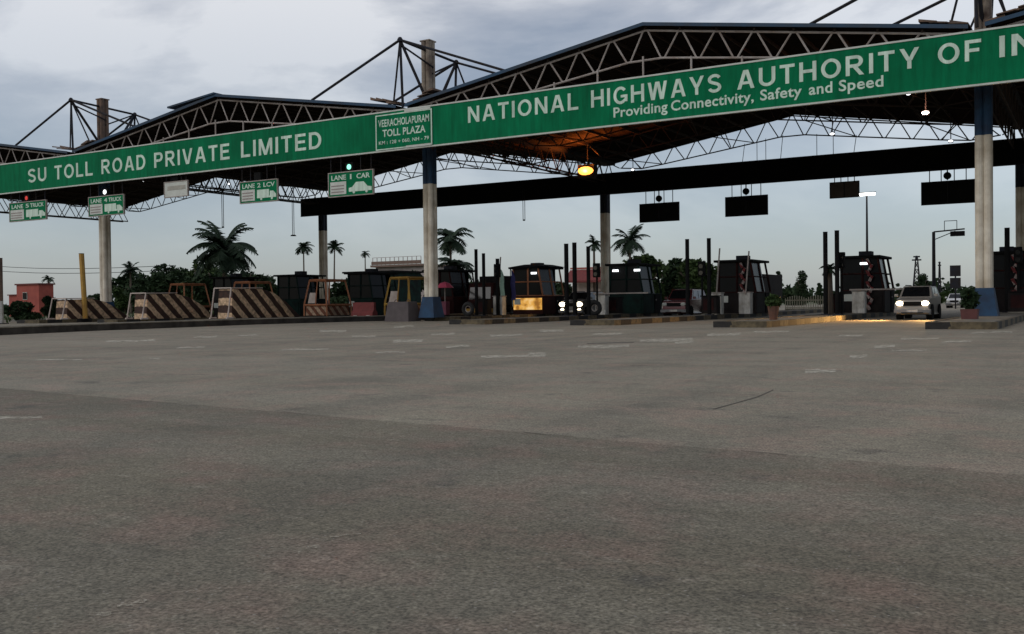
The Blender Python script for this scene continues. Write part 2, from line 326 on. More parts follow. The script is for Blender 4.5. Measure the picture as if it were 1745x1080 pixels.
# ------------------------------------------------------------------ kerbs and islands
BY, BZ0, BZ1, RB, RZ0, RZ1, ZR, ZV = -2.82, 10.89, 13.26, 26.76, 10.63, 12.40, 16.2, 13.6
pts = [onZ(x, y, 0) for x, y in [(-420, 596), (-150, 580), (0, 571), (150, 564), (300, 558), (430, 553), (560, 549)]]+[Vector((-36.8, 2.5, 0)), Vector((-36, 8, 0)), Vector((-36, 20, 0))]
pts[4].x = -38.9
me_ = thing('median_kerb', (0, 0, 0), 'long dark raised kerb edging the closed lanes at the left', 'kerb')
kb = MB(); kt = MB(); H = .36
for a, b in zip(pts, pts[1:]):
    kb.mesh([(a.x, a.y, 0), (b.x, b.y, 0), (b.x-1.6, b.y, 0), (a.x-1.6, a.y, 0), (a.x, a.y, H-.05), (b.x, b.y, H-.05), (b.x-1.6, b.y, H-.05), (a.x-1.6, a.y, H-.05)],
            [(0, 1, 5, 4), (1, 2, 6, 5), (2, 3, 7, 6), (3, 0, 4, 7)])
    kt.mesh([(a.x+.02, a.y, H-.05), (b.x+.02, b.y, H-.05), (b.x-1.62, b.y, H-.05), (a.x-1.62, a.y, H-.05), (a.x+.02, a.y, H), (b.x+.02, b.y, H), (b.x-1.62, b.y, H), (a.x-1.62, a.y, H)],
            [(0, 1, 5, 4), (1, 2, 6, 5), (2, 3, 7, 6), (3, 0, 4, 7), (4, 5, 6, 7), (0, 3, 2, 1)])
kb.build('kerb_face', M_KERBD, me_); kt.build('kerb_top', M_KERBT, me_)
IH = .24
ISL = {0: (-.7, 1.7, -14.0), -8.25: (-9.3, -7.0, -12.6), -16.5: (-17.7, -15.3, -9.6), -24.75: (-25.9, -23.6, -8.2), -33: (-34.2, -31.8, 1.0),
       -41.25: (-42.4, -40.1, -4), -49.5: (-50.7, -48.3, -5), -57.75: (-58.9, -56.6, -6), -66: (-67.2, -64.4, -7)}
ILAB = {0: 'lane island with yellow nose blocks under the blue-footed column', -8.25: 'lane island with its side lit orange by headlights', -16.5: 'lane island with yellow and black nose left of the potted plant',
        -24.75: 'low lane island at the end of the long dark kerb', -33: 'lane island under the middle column', -41.25: 'lane island behind the grey concrete block',
        -49.5: 'lane island carrying the rightmost striped barrier', -57.75: 'lane island carrying the middle striped barrier', -66: 'lane island carrying the leftmost striped barrier'}
for X, (x0, x1, yn) in ISL.items():
    r = thing('lane_island', ((x0+x1)/2, yn, 0), ILAB[X], 'traffic island', 'lane islands of the toll plaza'); hw = (x1-x0)/2
    b = MB(); b.prism([(0, 0), (.15, IH), (44, IH), (44, 0)], -hw+.02, hw-.02).build('island_top', M_KERBT, r)
    k = MB()
    for sx in (-1, 1): k.box(min(sx*hw, sx*(hw-.18)), max(sx*hw, sx*(hw-.18)), .3, 44.2, 0, IH+.02)
    k.box(-hw, hw, -.12, .3, 0, IH+.022); k.build('kerb_stone', M_STRIPE2, r)

# ------------------------------------------------------------------ canopy
cn = thing('toll_canopy', (0, 0, 0), 'large steel toll canopy with blue-edged gable roofs on tall columns', 'canopy')
def column_parts(X, Y, top, name='column'):
    ih = IH
    b = MB()
    for sx in (-1, 1):
        for sy in (-1, 1): b.tube((X+sx*.185, Y+sy*.185, ih), (X+sx*.185, Y+sy*.185, 9.0), .2, 12)
    b.box(X-.12, X+.12, Y-.12, Y+.12, ih, 9)
    o = b.build(name, M_COLW, cn)
    c = MB()
    for sx in (-1, 1):
        for sy in (-1, 1): c.tube((X+sx*.185, Y+sy*.185, 9.0), (X+sx*.185, Y+sy*.185, 11.4), .206, 12)
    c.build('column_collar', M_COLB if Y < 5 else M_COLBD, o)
    if top > 12.5:
        t = MB()
        for sx in (-1, 1):
            for sy in (-1, 1): t.tube((X+sx*.185, Y+sy*.185, 11.4), (X+sx*.185, Y+sy*.185, top), .2, 10)
        t.box(X-.39, X+.39, Y-.39, Y+.39, top, top+.08)
        t.build('mast_top', M_COLR if X < -60 else mat('mast_cream', (.38, .32, .25), .85, col2=(.09, .06, .045), scale=.9), o)
    f = MB(); w0, w1 = .62, .42
    f.mesh([(X-w0, Y-w0, ih), (X+w0, Y-w0, ih), (X+w0, Y+w0, ih), (X-w0, Y+w0, ih), (X-w1, Y-w1, 1.6), (X+w1, Y-w1, 1.6), (X+w1, Y+w1, 1.6), (X-w1, Y+w1, 1.6)],
           [(0, 1, 5, 4), (1, 2, 6, 5), (2, 3, 7, 6), (3, 0, 4, 7), (4, 5, 6, 7)])
    f.build('column_foot', M_COLB, o)
    return o
for X in (-99, -66, -33, 0, 33):
    column_parts(X, 0, 18.3)
    if X > -70: column_parts(X, RB, 12.3, 'rear_column')
def roofz(u):            # u = 0 at valley, 1 at ridge
    return ZV+(ZR-ZV)*(1-(1-u)**1.12)
def gable(x0):
    return [(x0+.35+i*(32.3)/16, ZV+(ZR-ZV)*(1-abs(i-8)/8)) for i in range(17)]
Y0, Y1 = BY, RB+1.0
for X0 in (-99, -66, -33, 0):
    P = gable(X0); n = len(P)
    up = MB(); up.mesh([(x, Y0-.25, z+.10) for x, z in P]+[(x, Y1, z+.10) for x, z in P], [(i, i+1, n+i+1, n+i) for i in range(n-1)])
    up.mesh([(x, Y0-.25, z+.02) for x, z in P]+[(x, Y1, z+.02) for x, z in P], [(i, i+1, n+i+1, n+i) for i in range(n-1)], 1)
    ro = up.build('roof', [M_ROOFT, M_ROOFU], cn)
    for y in (Y0-.3, Y1):
        fe = MB()
        for (a, za), (b, zb) in ((P[0], P[8]), (P[8], P[16])): fe.mesh([(a, y, za-.06), (b, y, zb-.06), (b, y, zb+.125), (a, y, za+.125), (a, y+.045, za-.06), (b, y+.045, zb-.06), (b, y+.045, zb+.125), (a, y+.045, za+.125)],
                                     [(0, 1, 2, 3), (7, 6, 5, 4), (3, 2, 6, 7), (0, 4, 5, 1), (0, 3, 7, 4), (1, 5, 6, 2)])
        fe.build('roof_edge', M_ROOFT, ro)
    rib = MB()      # corrugation seen from below
    for k in range(75):
        y = Y0+.2+k*(Y1-Y0-.4)/74
        for (a, za), (b, zb) in ((P[0], P[8]), (P[8], P[16])): rib.mesh([(a, y, za-.0), (b, y, zb-.0), (b, y+.12, zb-.0), (a, y+.12, za-.0), (a, y+.06, za-.06), (b, y+.06, zb-.06)], [(0, 1, 5, 4), (3, 4, 5, 2)])
    rib.build('roof_corrugation', M_ROOFU, ro)
    pu = MB()
    for i in range(1, 16):
        x, z = P[i]; pu.box(x-.05, x+.05, Y0, Y1-.1, z-.2, z-.04)
    pu.build('purlin', M_INNER, cn)
    # trusses
    proto = None
    for k, y in enumerate([Y0+.1, 4.5, 11.8, 19.2, RB+.4]):
        t = MB()
        top = [(x, z-.24) for x, z in P]
        bot = []
        for i in range(16):
            x = (P[i][0]+P[i+1][0])/2; u = 1-abs(i+.5-8)/8; bot.append((x, ZV+(ZR-ZV)*u-.24-(.32+.75*min(1, u*5)+.42*u)))
        rt = .06 if k == 0 else .055; t.path([(x, y, z) for x, z in top], rt, 6); t.path([(x, y, z) for x, z in bot], rt, 6)
        for i in range(16): t.tube((top[i][0]+.12, y, top[i][1]), (bot[i][0]-.1, y, bot[i][1]), rt*.85, 5); t.tube((bot[i][0]+.1, y, bot[i][1]), (top[i+1][0]-.12, y, top[i+1][1]), rt*.85, 5)
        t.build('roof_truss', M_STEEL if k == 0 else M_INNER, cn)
        if k < 4:       # diagonal bracing between neighbouring trusses
            y2 = [Y0+.1, 4.5, 11.8, 19.2, RB+.4][k+1]
            for i in range(1, 15, 4):
                br = MB(); br.tube((bot[i][0], y, bot[i][1]), (bot[i+1][0], y2, bot[i+1][1]), .04, 5); br.tube((bot[i+1][0], y, bot[i+1][1]), (bot[i][0], y2, bot[i][1]), .04, 5)
                br.build('bracing', M_INNER, cn)
# valley girders along the columns, gutter and loose flashing
for X in (-99, -66, -33, 0, 33):
    v = MB()
    for s in (-.45, .45):
        v.tube((X+s, Y0, ZV-.1), (X+s, Y1, ZV-.1), .07); v.tube((X+s, Y0, 11.75), (X+s, Y1, 11.75), .07)
        for i in range(14):
            a = Y0+i*(Y1-Y0)/14; b = Y0+(i+1)*(Y1-Y0)/14; m = (a+b)/2
            v.tube((X+s, a, 11.75), (X+s, m, ZV-.1), .045, 5); v.tube((X+s, m, ZV-.1), (X+s, b, 11.75), .045, 5)
    v.build('valley_girder', M_INNER, cn)
    gt = MB(); gt.box(X-.55, X+.55, Y0-.2, Y1, ZV-.28, ZV-.2); gt.box(X-.58, X-.5, Y0-.2, Y1, ZV-.2, ZV+.1); gt.box(X+.5, X+.58, Y0-.2, Y1, ZV-.2, ZV+.1)
    gt.build('gutter', M_DSTEEL, cn)
    fl = MB(); rr = random.Random(int(X)+200)
    for sx in (-1, 1):
        for q in range(4):
            xa = X+sx*(.35+q*.45); za = ZV+.28+.1*q+rr.uniform(-.05, .12); ya = Y0-.28+rr.uniform(0, .3)
            fl.mesh([(xa, ya, za), (xa+sx*.8, ya, za+.12+rr.uniform(0, .15)), (xa+sx*.8, ya+1.8, za+.2), (xa, ya+1.8, za+.1), (xa, ya, za-.05), (xa+sx*.8, ya, za+.06), (xa+sx*.8, ya+1.8, za+.14), (xa, ya+1.8, za+.04)],
                    [(0, 1, 2, 3), (4, 7, 6, 5), (0, 4, 5, 1), (1, 5, 6, 2), (2, 6, 7, 3), (3, 7, 4, 0)])
    fl.build('flashing', M_COLR, cn)
    # mast frames above the valley
    mf = MB(); A = Vector((X-.15, Y0, 17.85)); B = Vector((X+.2, 3.0, 17.55)); T = Vector((X, 0, 17.9))
    for Pp, ym in ((A, Y0), (B, 3.0)):
        mf.tube(Pp, (X-.0, ym, ZV), .085); mf.tube(Pp, (X, .35 if ym < 0 else .6, ZV+.2), .1)
        for sx, xe in ((-1, 7.6), (1, 7.6)):
            mf.tube(Pp, (X+sx*xe, ym+(.0 if ym < 0 else .6), ZV+(ZR-ZV)*xe/16.5+.1), .085)
        mf.tube(Pp, (X+1.2, ym+.9, ZV+.4), .06); mf.tube(Pp, (X-1.2, ym-.6 if ym > 0 else ym+.6, ZV+.4), .06)
        mf.dome((Pp.x, Pp.y, Pp.z-.1), .2, .2, .3, 8, 3)
    mf.tube(A, B, .085); mf.tube(A+Vector((.1, 0, -.35)), (X+.4, 0, 16.6), .06); mf.tube((X+.3, 0, 16.2), B, .06)
    mf.build('mast_frame', M_DSTEEL, cn)
# raised ridge sheet on the left bay
rs = MB()
a, b = onY(292, 183, BY), onY(371, 159, BY)
rs.mesh([(a.x, Y0-.4, a.z), (b.x, Y0-.4, b.z+.02), (b.x, 9, b.z+.02), (a.x, 9, a.z), (a.x, Y0-.4, a.z-.12), (b.x, Y0-.4, b.z-.1), (b.x, 9, b.z-.1), (a.x, 9, a.z-.12)],
        [(0, 1, 2, 3), (4, 7, 6, 5), (0, 4, 5, 1), (1, 5, 6, 2), (2, 6, 7, 3), (3, 7, 4, 0)])
rs.build('ridge_sheet', M_ROOFT, cn)

# ------------------------------------------------------------------ rear fascia beam
fb = thing('fascia_beam', (0, RB-.6, 0), 'long black fascia beam spanning the rear columns', 'beam')
xL = onY(513, 360, RB-.6).x
MB().box(xL, 40, -.06, .06, RZ0, RZ1).build('fascia_panel', M_BEAM, fb)
t = MB()
for z in (RZ0-.06, RZ1): t.box(xL, 40, -.1, .1, z, z+.06)
for i in range(24): x = xL+i*4.5; t.box(x-.05, x+.05, .06, .2, RZ0, RZ1)
t.build('fascia_frame', M_DSTEEL, fb)

for k, px in enumerate((1265, 1290, 1305, 1330, 1392, 1420, 1455)):
    a = onY(px, 255, RB-.3); u = 1-abs(((a.x+99) % 33)-16.5)/16.5
    MB().tube((a.x, .3, RZ1+.06), (a.x+(.2 if k % 3 == 0 else 0), .3, ZV+(ZR-ZV)*u-.24-(.32+.75*min(1, u*5)+.42*u)), .025, 4).build('tie_wire', M_DSTEEL, fb)
# ------------------------------------------------------------------ the green banner
YB = BY-.55
bn = thing('banner_sign', (0, YB, 0), 'long green overhead banner with white lettering across the canopy front', 'sign')
xl, xr = -92, 16
MB().box(xl, xr, 0, .12, BZ0, BZ1).build('banner_panel', M_GREEN, bn)
t = MB(); t.box(xl, xr, -.03, .15, BZ0-.09, BZ0-.002); t.box(xl, xr, -.03, .15, BZ1+.002, BZ1+.09)
t.build('banner_border', M_SIGNW, bn)
t = MB()
for k in range(-33, 6):
    x = k*2.75
    u = 1-abs(((x+99) % 33)-16.5)/16.5
    t.tube((x, .3, BZ0+.4), (x, .3, ZV+(ZR-ZV)*u-.24-(.32+.75*min(1, u*5)+.42*u)), .055, 6)
for z in (BZ0+.5, BZ1-.4): t.box(xl, xr, .125, .24, z, z+.1)
t.build('banner_hanger', M_STEEL, bn)
GT = .165
def arc(cx, cz, rx, rz, a0, a1, n=14): return [(cx+rx*math.cos(math.radians(a0+(a1-a0)*i/n)), cz+rz*math.sin(math.radians(a0+(a1-a0)*i/n))) for i in range(n+1)]
h_ = GT/2
def bowl(x1, zlo, zhi): r = (zhi-zlo)/2; return [(h_, zhi), (x1-r*.9, zhi)]+arc(x1-r*.9, (zlo+zhi)/2, r*.9, r, 80, -80, 10)+[(x1-r*.9, zlo), (h_, zlo)]
GLY = {
 'A': (.8, [('p', .09, 0, .37, 1), ('p', .71, 0, .43, 1), ('b', .2, .6, .24, .385)]),
 'D': (.74, [('b', 0, GT, 0, 1), ('r', [(GT, 1-h_), (.32, 1-h_)]+arc(.32, .5, .335, .5-h_, 85, -85)+[(.32, h_), (GT, h_)])]),
 'E': (.64, [('b', 0, GT, 0, 1), ('b', GT, .64, 1-GT, 1), ('b', GT, .6, .43, .43+GT), ('b', GT, .66, 0, GT)]),
 'F': (.6, [('b', 0, GT, 0, 1), ('b', GT, .62, 1-GT, 1), ('b', GT, .55, .42, .42+GT)]),
 'G': (.8, [('r', arc(.4, .5, .4-h_, .5-h_, 40, 318, 20)+[(.72, .15), (.72, .48)]), ('b', .42, .8, .37, .52)]),
 'H': (.74, [('b', 0, GT, 0, 1), ('b', .74-GT, .74, 0, 1), ('b', GT, .74-GT, .43, .43+GT)]),
 'I': (GT, [('b', 0, GT, 0, 1)]),
 'L': (.6, [('b', 0, GT, 0, 1), ('b', GT, .6, 0, GT)]),
 'M': (.86, [('b', 0, GT*.9, 0, 1), ('b', .86-GT*.9, .86, 0, 1), ('p', .43, 0, .1, 1), ('p', .43, 0, .76, 1)]),
 'N': (.74, [('b', 0, GT, 0, 1), ('b', .74-GT, .74, 0, 1), ('p', .65, 0, .09, 1)]),
 'O': (.84, [('c', arc(.42, .5, .42-h_, .5-h_, 0, 360, 28)[:-1])]),
 'P': (.68, [('b', 0, GT, 0, 1), ('r', [(GT, 1-h_), (.4, 1-h_)]+arc(.4, .69, .2, .31-h_, 85, -85, 10)+[(.4, .46), (GT, .46)])]),
 'R': (.76, [('b', 0, GT, 0, 1), ('r', [(GT, 1-h_), (.43, 1-h_)]+arc(.43, .7, .2, .3-h_, 85, -85, 10)+[(.43, .48), (GT, .48)]), ('p', .66, 0, .38, .42)]),
 'S': (.7, [('r', arc(.35, .715, .265, .205, 20, 200, 10)+[(.14, .6), (.25, .54), (.45, .47), (.57, .4), (.61, .3)]+arc(.35, .28, .265, .2, -5, -165, 10))]),
 'T': (.66, [('b', .33-h_, .33+h_, 0, 1-GT), ('b', 0, .66, 1-GT, 1)]),
 'U': (.74, [('r', [(h_, 1), (h_, .36)]+arc(.37, .36, .37-h_, .36-h_, 185, 355, 14)+[(.74-h_, .36), (.74-h_, 1)])]),
 'V': (.76, [('p', .38-.03, 0, .085, 1), ('p', .38+.03, 0, .675, 1)]),
 'W': (1.06, [('p', .27, 0, .085, 1), ('p', .3, 0, .5, 1), ('p', .76, 0, .56, 1), ('p', .79, 0, .975, 1)]),
 'Y': (.76, [('b', .38-h_, .38+h_, 0, .44), ('p', .36, .4, .085, 1), ('p', .4, .4, .675, 1)]),
}
def caps(body, x0, x1, z0, z1, parent, gap=.2):
    tot = sum(GLY[c][0] for c in body)+gap*(len(body)-1); sx = (x1-x0)/tot; hz_ = z1-z0; m = MB(); X = 0
    def P3(x, z, y): return (x0+(X+x)*sx, y, z0+z*hz_)
    def slab(pts, y): # front face plus rim so that the letters stand proud of the panel
        k = len(pts); m.mesh([P3(x, z, y) for x, z in pts]+[P3(x, z, -.002) for x, z in pts], [tuple(range(k))]+[(i, (i+1) % k, (i+1) % k+k, i+k) for i in range(k)])
    for c in body:
        for q, pr in enumerate(GLY[c][1]):
            y = -.014-.0025*q
            if pr[0] == 'b': slab([(pr[1], pr[3]), (pr[2], pr[3]), (pr[2], pr[4]), (pr[1], pr[4])], y)
            elif pr[0] == 'p':
                _, a, za_, b, zb_ = pr; hx = h_*math.sqrt(1+((b-a)/(zb_-za_))**2); slab([(a-hx, za_), (a+hx, za_), (b+hx, zb_), (b-hx, zb_)], y)
            else:
                pts = pr[1]; cl = pr[0] == 'c'; n_ = len(pts); Lf = []; Rt = []
                for i in range(n_):
                    pa = pts[i-1] if (i or cl) else pts[i]; pb = pts[(i+1) % n_] if (i < n_-1 or cl) else pts[i]
                    d = Vector((pb[0]-pa[0], pb[1]-pa[1])).normalized(); nx, nz = -d.y*h_, d.x*h_
                    Lf.append((pts[i][0]+nx, pts[i][1]+nz)); Rt.append((pts[i][0]-nx, pts[i][1]-nz))
                vs = [P3(x, z, y) for x, z in Lf+Rt]+[P3(x, z, -.002) for x, z in Lf+Rt]; fs = []
                for i in range(n_ if cl else n_-1):
                    j = (i+1) % n_; fs += [(i, j, n_+j, n_+i), (i, j, 2*n_+j, 2*n_+i), (n_+i, n_+j, 3*n_+j, 3*n_+i)]
                m.mesh(vs, fs)
        X += GLY[c][0]+gap
    return m.build('lettering', M_LETTER, parent)
def word(body, p0, p1, z0, z1, **k): # p0,p1: pixel columns on the banner face
    a = onY(p0, 250-p0*.12, YB).x; b = onY(p1, 250-p1*.12, YB).x
    if body.isupper(): caps(body, a, b, z0, z1, bn)
    else: text(body, a, b, z0, z1, -.004, M_LETTER, bn, **k)
zt, zb = onY(905, 173, YB).z, onY(905, 201, YB).z
z1, z0 = 12.86, 11.93
za, zb = 12.56, 11.56
for wd, a, b in (('NATIONAL', 797, 985), ('HIGHWAYS', 1007, 1229), ('AUTHORITY', 1256, 1566), ('OF', 1598, 1671)): word(wd, a, b, 11.97, 12.93, bold=.022, track=1.2)
a = onY(1703, 70, YB).x; caps('INDIA', a, a+4.6, 11.97, 12.93, bn)
for wd, a, b in (('SU', 47, 78), ('TOLL', 92, 157), ('ROAD', 172, 247), ('PRIVATE', 262, 390), ('LIMITED', 410, 547)): word(wd, a, b, 11.5, 12.62, bold=.016, track=1.15)
for wd, a, b, lo in (('Providing', 1045, 1137, .2), ('Connectivity,', 1143, 1284, .2), ('Safety', 1295, 1366, .2), ('and', 1378, 1418, 0), ('Speed', 1429, 1505, .2)): word(wd, a, b, 11.26-lo*.8, 11.82, bold=.018, track=1.05)
# place-name panel
a, b = onY(641, 210, YB).x, onY(737, 200, YB).x
pn = MB().box(a, b, -.05, -.006, BZ0+.02, BZ1-.02).build('name_panel', M_GREEN, bn)
t = MB()
t.box(a, b, -.07, -.051, BZ0+.02, BZ0+.09); t.box(a, b, -.07, -.051, BZ1-.2, BZ1-.13); t.box(a, a+.07, -.07, -.051, BZ0+.09, BZ1-.2); t.box(b-.09, b, -.07, -.051, BZ0+.09, BZ1-.2)
t.build('panel_border', M_LETTER, pn)
mid = (a+b)/2
MB().box(mid+.1, b-.1, -.085, -.0715, BZ1-.14, BZ1-.02).box(mid+.2, b-.1, -.085, -.0715, BZ0+.0, BZ0+.13).build('panel_strip', M_SIGNW, pn)
text('VEERACHOLAPURAM', a+.22, b-.22, 12.36, 12.82, -.055, M_LETTER, pn, bold=.012, track=1.05)
text('TOLL PLAZA', a+.55, b-.5, 11.72, 12.18, -.055, M_LETTER, pn, bold=.02, track=1.05)
text('KM : 128 + 060, NH - 79', a+.25, b-.25, 11.22, 11.48, -.055, M_LETTER, pn, bold=.01, track=1.05)

# ------------------------------------------------------------------ hanging lane signs (front)
def veh(kind, x0, x1, z0, h):
    m = MB(); L_ = x1-x0
    if kind == 'car': m.prism([(0, .18), (0, .5), (.15, .56), (.32, .95), (.66, .95), (.82, .56), (1, .48), (1, .18)], 0, 1)
    else: m.prism([(0, .22), (0, 1), (.64, 1), (.64, .38), (.68, .38), (.68, .82), (.86, .82), (1, .5), (1, .22)], 0, 1)
    m.v = [(x0+y*L_, -.012+.008*x, z0+z*h) for x, y, z in m.v]
    for u in (.22, .78): m.tube((x0+u*L_, -.013, z0+.14*h), (x0+u*L_, -.003, z0+.14*h), .13*h, 12)
    return m
def lane_sign(px0, px1, py0, py1, label, line, kind, sig, white=False):
    Y = YB+.2
    a = onY(px0, py1, Y); b = onY(px1, py0, Y); W_ = b.x-a.x; zc = onY((px0+px1)/2, (py0+py1)/2, Y).z
    hgt = (py1-py0)/F_PX*((Vector((a.x, Y, zc))-CAM).dot(FW)) - W_*.0
    hgt *= .86
    r = thing('lane_sign', ((a.x+b.x)/2, Y, zc), label, 'sign', 'lane signs hanging from the front banner'); w2, h2 = W_/2, hgt/2
    MB().box(-w2, w2, 0, .08, -h2, h2).build('sign_panel', M_SIGNW if white else M_GREEN2, r)
    f = MB()
    for z in (-h2-.06, h2): f.box(-w2-.06, w2+.06, -.03, .11, z, z+.06)
    for x in (-w2-.06, w2): f.box(x, x+.06, -.03, .11, -h2, h2)
    f.build('sign_frame', M_STEEL, r)
    ztop = BZ0-zc
    for x in (-w2+.15, -w2*.45, w2*.45, w2-.15): MB().tube((x, .05, h2+.06), (x, .05, ztop+.3), .035, 5).build('hanger_rod', M_DSTEEL, r)
    sb = MB(); sb.box(-.42, .2, .0, .2, h2+.09, h2+.62); sbo = sb.build('signal_box', M_BLACK, r)
    if sig: MB().tube((-.1, -.035, h2+.34), (-.1, -.003, h2+.34), .17, 14).build('signal_lens', sig, sbo)
    if not white:
        MB().box(-w2+.12, -w2*.2, -.016, -.004, -h2+.1, h2*.24).build('fare_panel', M_SIGNW, r)
        x = -w2+.12
        for wd, u0, u1 in line: text(wd, -w2+u0*W_, -w2+u1*W_, h2*.38, h2*.82, -.003, M_LETTER, r, bold=.02, track=1)
        veh(kind, -w2*.08, w2-.1, -h2+.08, hgt*.52).build('vehicle_pictogram', M_LETTER, r)
        bars = MB()
        for q in range(3): bars.box(-w2+.2, -w2*.3, -.022, -.0165, -h2+.22+q*.2, -h2+.3+q*.2)
        bars.build('fare_lines', mat('fare_print', (.32, .27, .25), .7), r)
    else:
        bars = MB(); bars.box(-w2+.3, w2-.2, -.016, -.004, -.05, .25); bars.build('faded_print', mat('fade_print', (.42, .4, .34), .7), r)
    return r
lane_sign(561, 635, 290, 335, 'green hanging sign reading LANE 1 CAR below the name panel', [('LANE', .06, .4), ('1', .49, .525), ('CAR', .64, .94)], 'car', M_SIGG)
lane_sign(410, 472, 306, 346, 'green hanging sign reading LANE 2 LCV with a truck pictogram', [('LANE', .06, .4), ('2', .47, .56), ('LCV', .64, .94)], 'lcv', None)
lane_sign(281, 319, 308, 336, 'faded white blank sign hanging between the green lane signs', [], 'lcv', None, True)
lane_sign(152, 210, 332, 368, 'green hanging sign in front of the left column', [('LANE', .06, .38), ('4', .45, .54), ('TRUCK', .58, .95)], 'lcv', M_LAMPS)
lane_sign(17, 78, 342, 377, 'leftmost green hanging sign with a red signal above it', [('LANE', .06, .38), ('5', .45, .54), ('TRUCK', .58, .95)], 'lcv', M_SIGR)
# rear signs, seen from behind
M_BRN = mat('brown_board', (.1, .075, .06), .8, col2=(.06, .045, .035), scale=1)
for px0, px1, py0, py1, lab, mm, disc in [(1091, 1156, 345, 378, 'black sign back hanging right of the rear column in the middle', M_BLACK, True), (1237, 1307, 333, 368, 'black sign back hanging under the middle of the rear beam', M_BLACK, True),
                                    (1415, 1463, 309, 337, 'small brown sign back hanging beside the tall lamp', M_BRN, False), (1571, 1660, 307, 348, 'wide black sign back just left of the blue-footed column', M_BLACK, True)]:
    Y = RB-.9; a = onY(px0, py1, Y); b = onY(px1, py0, Y); w2 = (b.x-a.x)/2; zc = onY((px0+px1)/2, (py0+py1)/2, Y).z
    h2 = .45*(py1-py0)/F_PX*((Vector((a.x, Y, zc))-CAM).dot(FW))
    r = thing('rear_sign', ((a.x+b.x)/2, Y, zc), lab, 'sign', 'sign backs hanging from the rear beam')
    MB().box(-w2, w2, 0, .1, -h2, h2).build('sign_panel', mm, r)
    f = MB()
    for z in (-h2-.05, h2): f.box(-w2-.05, w2+.05, -.04, .14, z, z+.05)
    for x in (-w2-.05, -.03, w2): f.box(x, x+.05, -.04, .14, -h2, h2)
    f.build('sign_frame', M_DSTEEL, r)
    for x in (-w2*.7, -w2*.25, w2*.25, w2*.7): MB().tube((x, .05, h2+.05), (x, .05, RZ0-zc+.1), .035, 5).build('hanger_rod', M_DSTEEL, r)
    if disc:
        d = MB(); d.tube((-.02, -.05, h2+.42), (-.02, .12, h2+.42), .27, 14); d.tube((-.02, .05, h2+.1), (-.02, .05, RZ0-zc+.05), .05, 6); d.build('signal_head', M_BLACK, r)

# ------------------------------------------------------------------ lamps under the roof
def floodlight(px, py, Y, size, m, label, hang=True, light=None):
    p = onY(px, py, Y); r = thing('floodlight', p, label, 'lamp', 'lamps under the canopy roof')
    MB().box(-size, size, .02, size*.9, -size*.7, size*.7).build('lamp_housing', M_DSTEEL, r, .02)
    MB().dome((0, 0, 0), size*.95, size*.5, size*.3, 12, 4).build('lamp_lens', m, r)
    l = r.children[-1]; l.rotation_euler = (math.radians(112), 0, 0); l.location = (0, .0, 0)
    if hang:
        u = 1-abs(((p.x+99) % 33)-16.5)/16.5; zt = ZV+(ZR-ZV)*u-.2-p.z
        MB().tube((0, size*.5, size*.6), (0, size*.5, max(zt, .8)), .035, 5).build('lamp_rod', M_DSTEEL, r)
    if light:
        ld = bpy.data.lights.new('lamp_light', 'SPOT'); ld.energy = light[0]; ld.color = light[1]; ld.shadow_soft_size = .2; ld.spot_size = math.radians(165); ld.spot_blend = 1
        lo = bpy.data.objects.new('lamp_light', ld); COL.objects.link(lo); lo.location = p+Vector((0, -.45, -.2)); lo.rotation_euler = (math.radians(180), 0, 0)
    return r
floodlight(998, 291, 17, .72, M_LAMPO, 'glowing orange sodium lamp under the big roof', True, (3000, (1, .22, .03)))
floodlight(1577, 192, 6, .2, M_LAMPW, 'bright white floodlight beside the blue collared column', True, (500, (1, .45, .28)))
for px, py, Y, s, lab in [(1078, 289, 24, .16, 'small white lamp at the left end of the rear gable'), (1418, 228, 22, .18, 'small white lamp under the middle of the rear gable'), (1548, 160, 1.5, .12, 'small white lamp just below the word Speed'),
                          (1620, 240, 22, .16, 'small white lamp at the right end of the rear gable'), (245, 308, 14, .16, 'small white lamp behind the SU TOLL ROAD lettering'), (390, 313, 14, .14, 'small pale lamp left of the LANE 2 sign')]:
    floodlight(px, py, Y, s, M_LAMPS, lab)
# suspended rods / lamp
for px, y0, y1, Y, lab in [(500, 340, 402, 20, 'thin rod hanging from the roof with a flat lamp at its end'), (893, 345, 376, RB-.9, 'short hook hanging from the rear beam'), (380, 338, 388, 12, 'thin rod hanging left of the LANE 2 sign')]:
    p = onY(px, y1, Y); q = onY(px, y0, Y); r = thing('hanging_rod', p, lab, 'rod')
    MB().tube((-.1, 0, .05), (-.1, 0, q.z-p.z+1.2), .03, 5).tube((.1, 0, .05), (.1, 0, q.z-p.z+1.2), .03, 5).build('rod', M_DSTEEL, r)
    MB().tube((0, 0, 0), (0, 0, .12), .32 if px == 500 else .12, 10, .2 if px == 500 else .1).build('rod_end', M_BLACK, r)

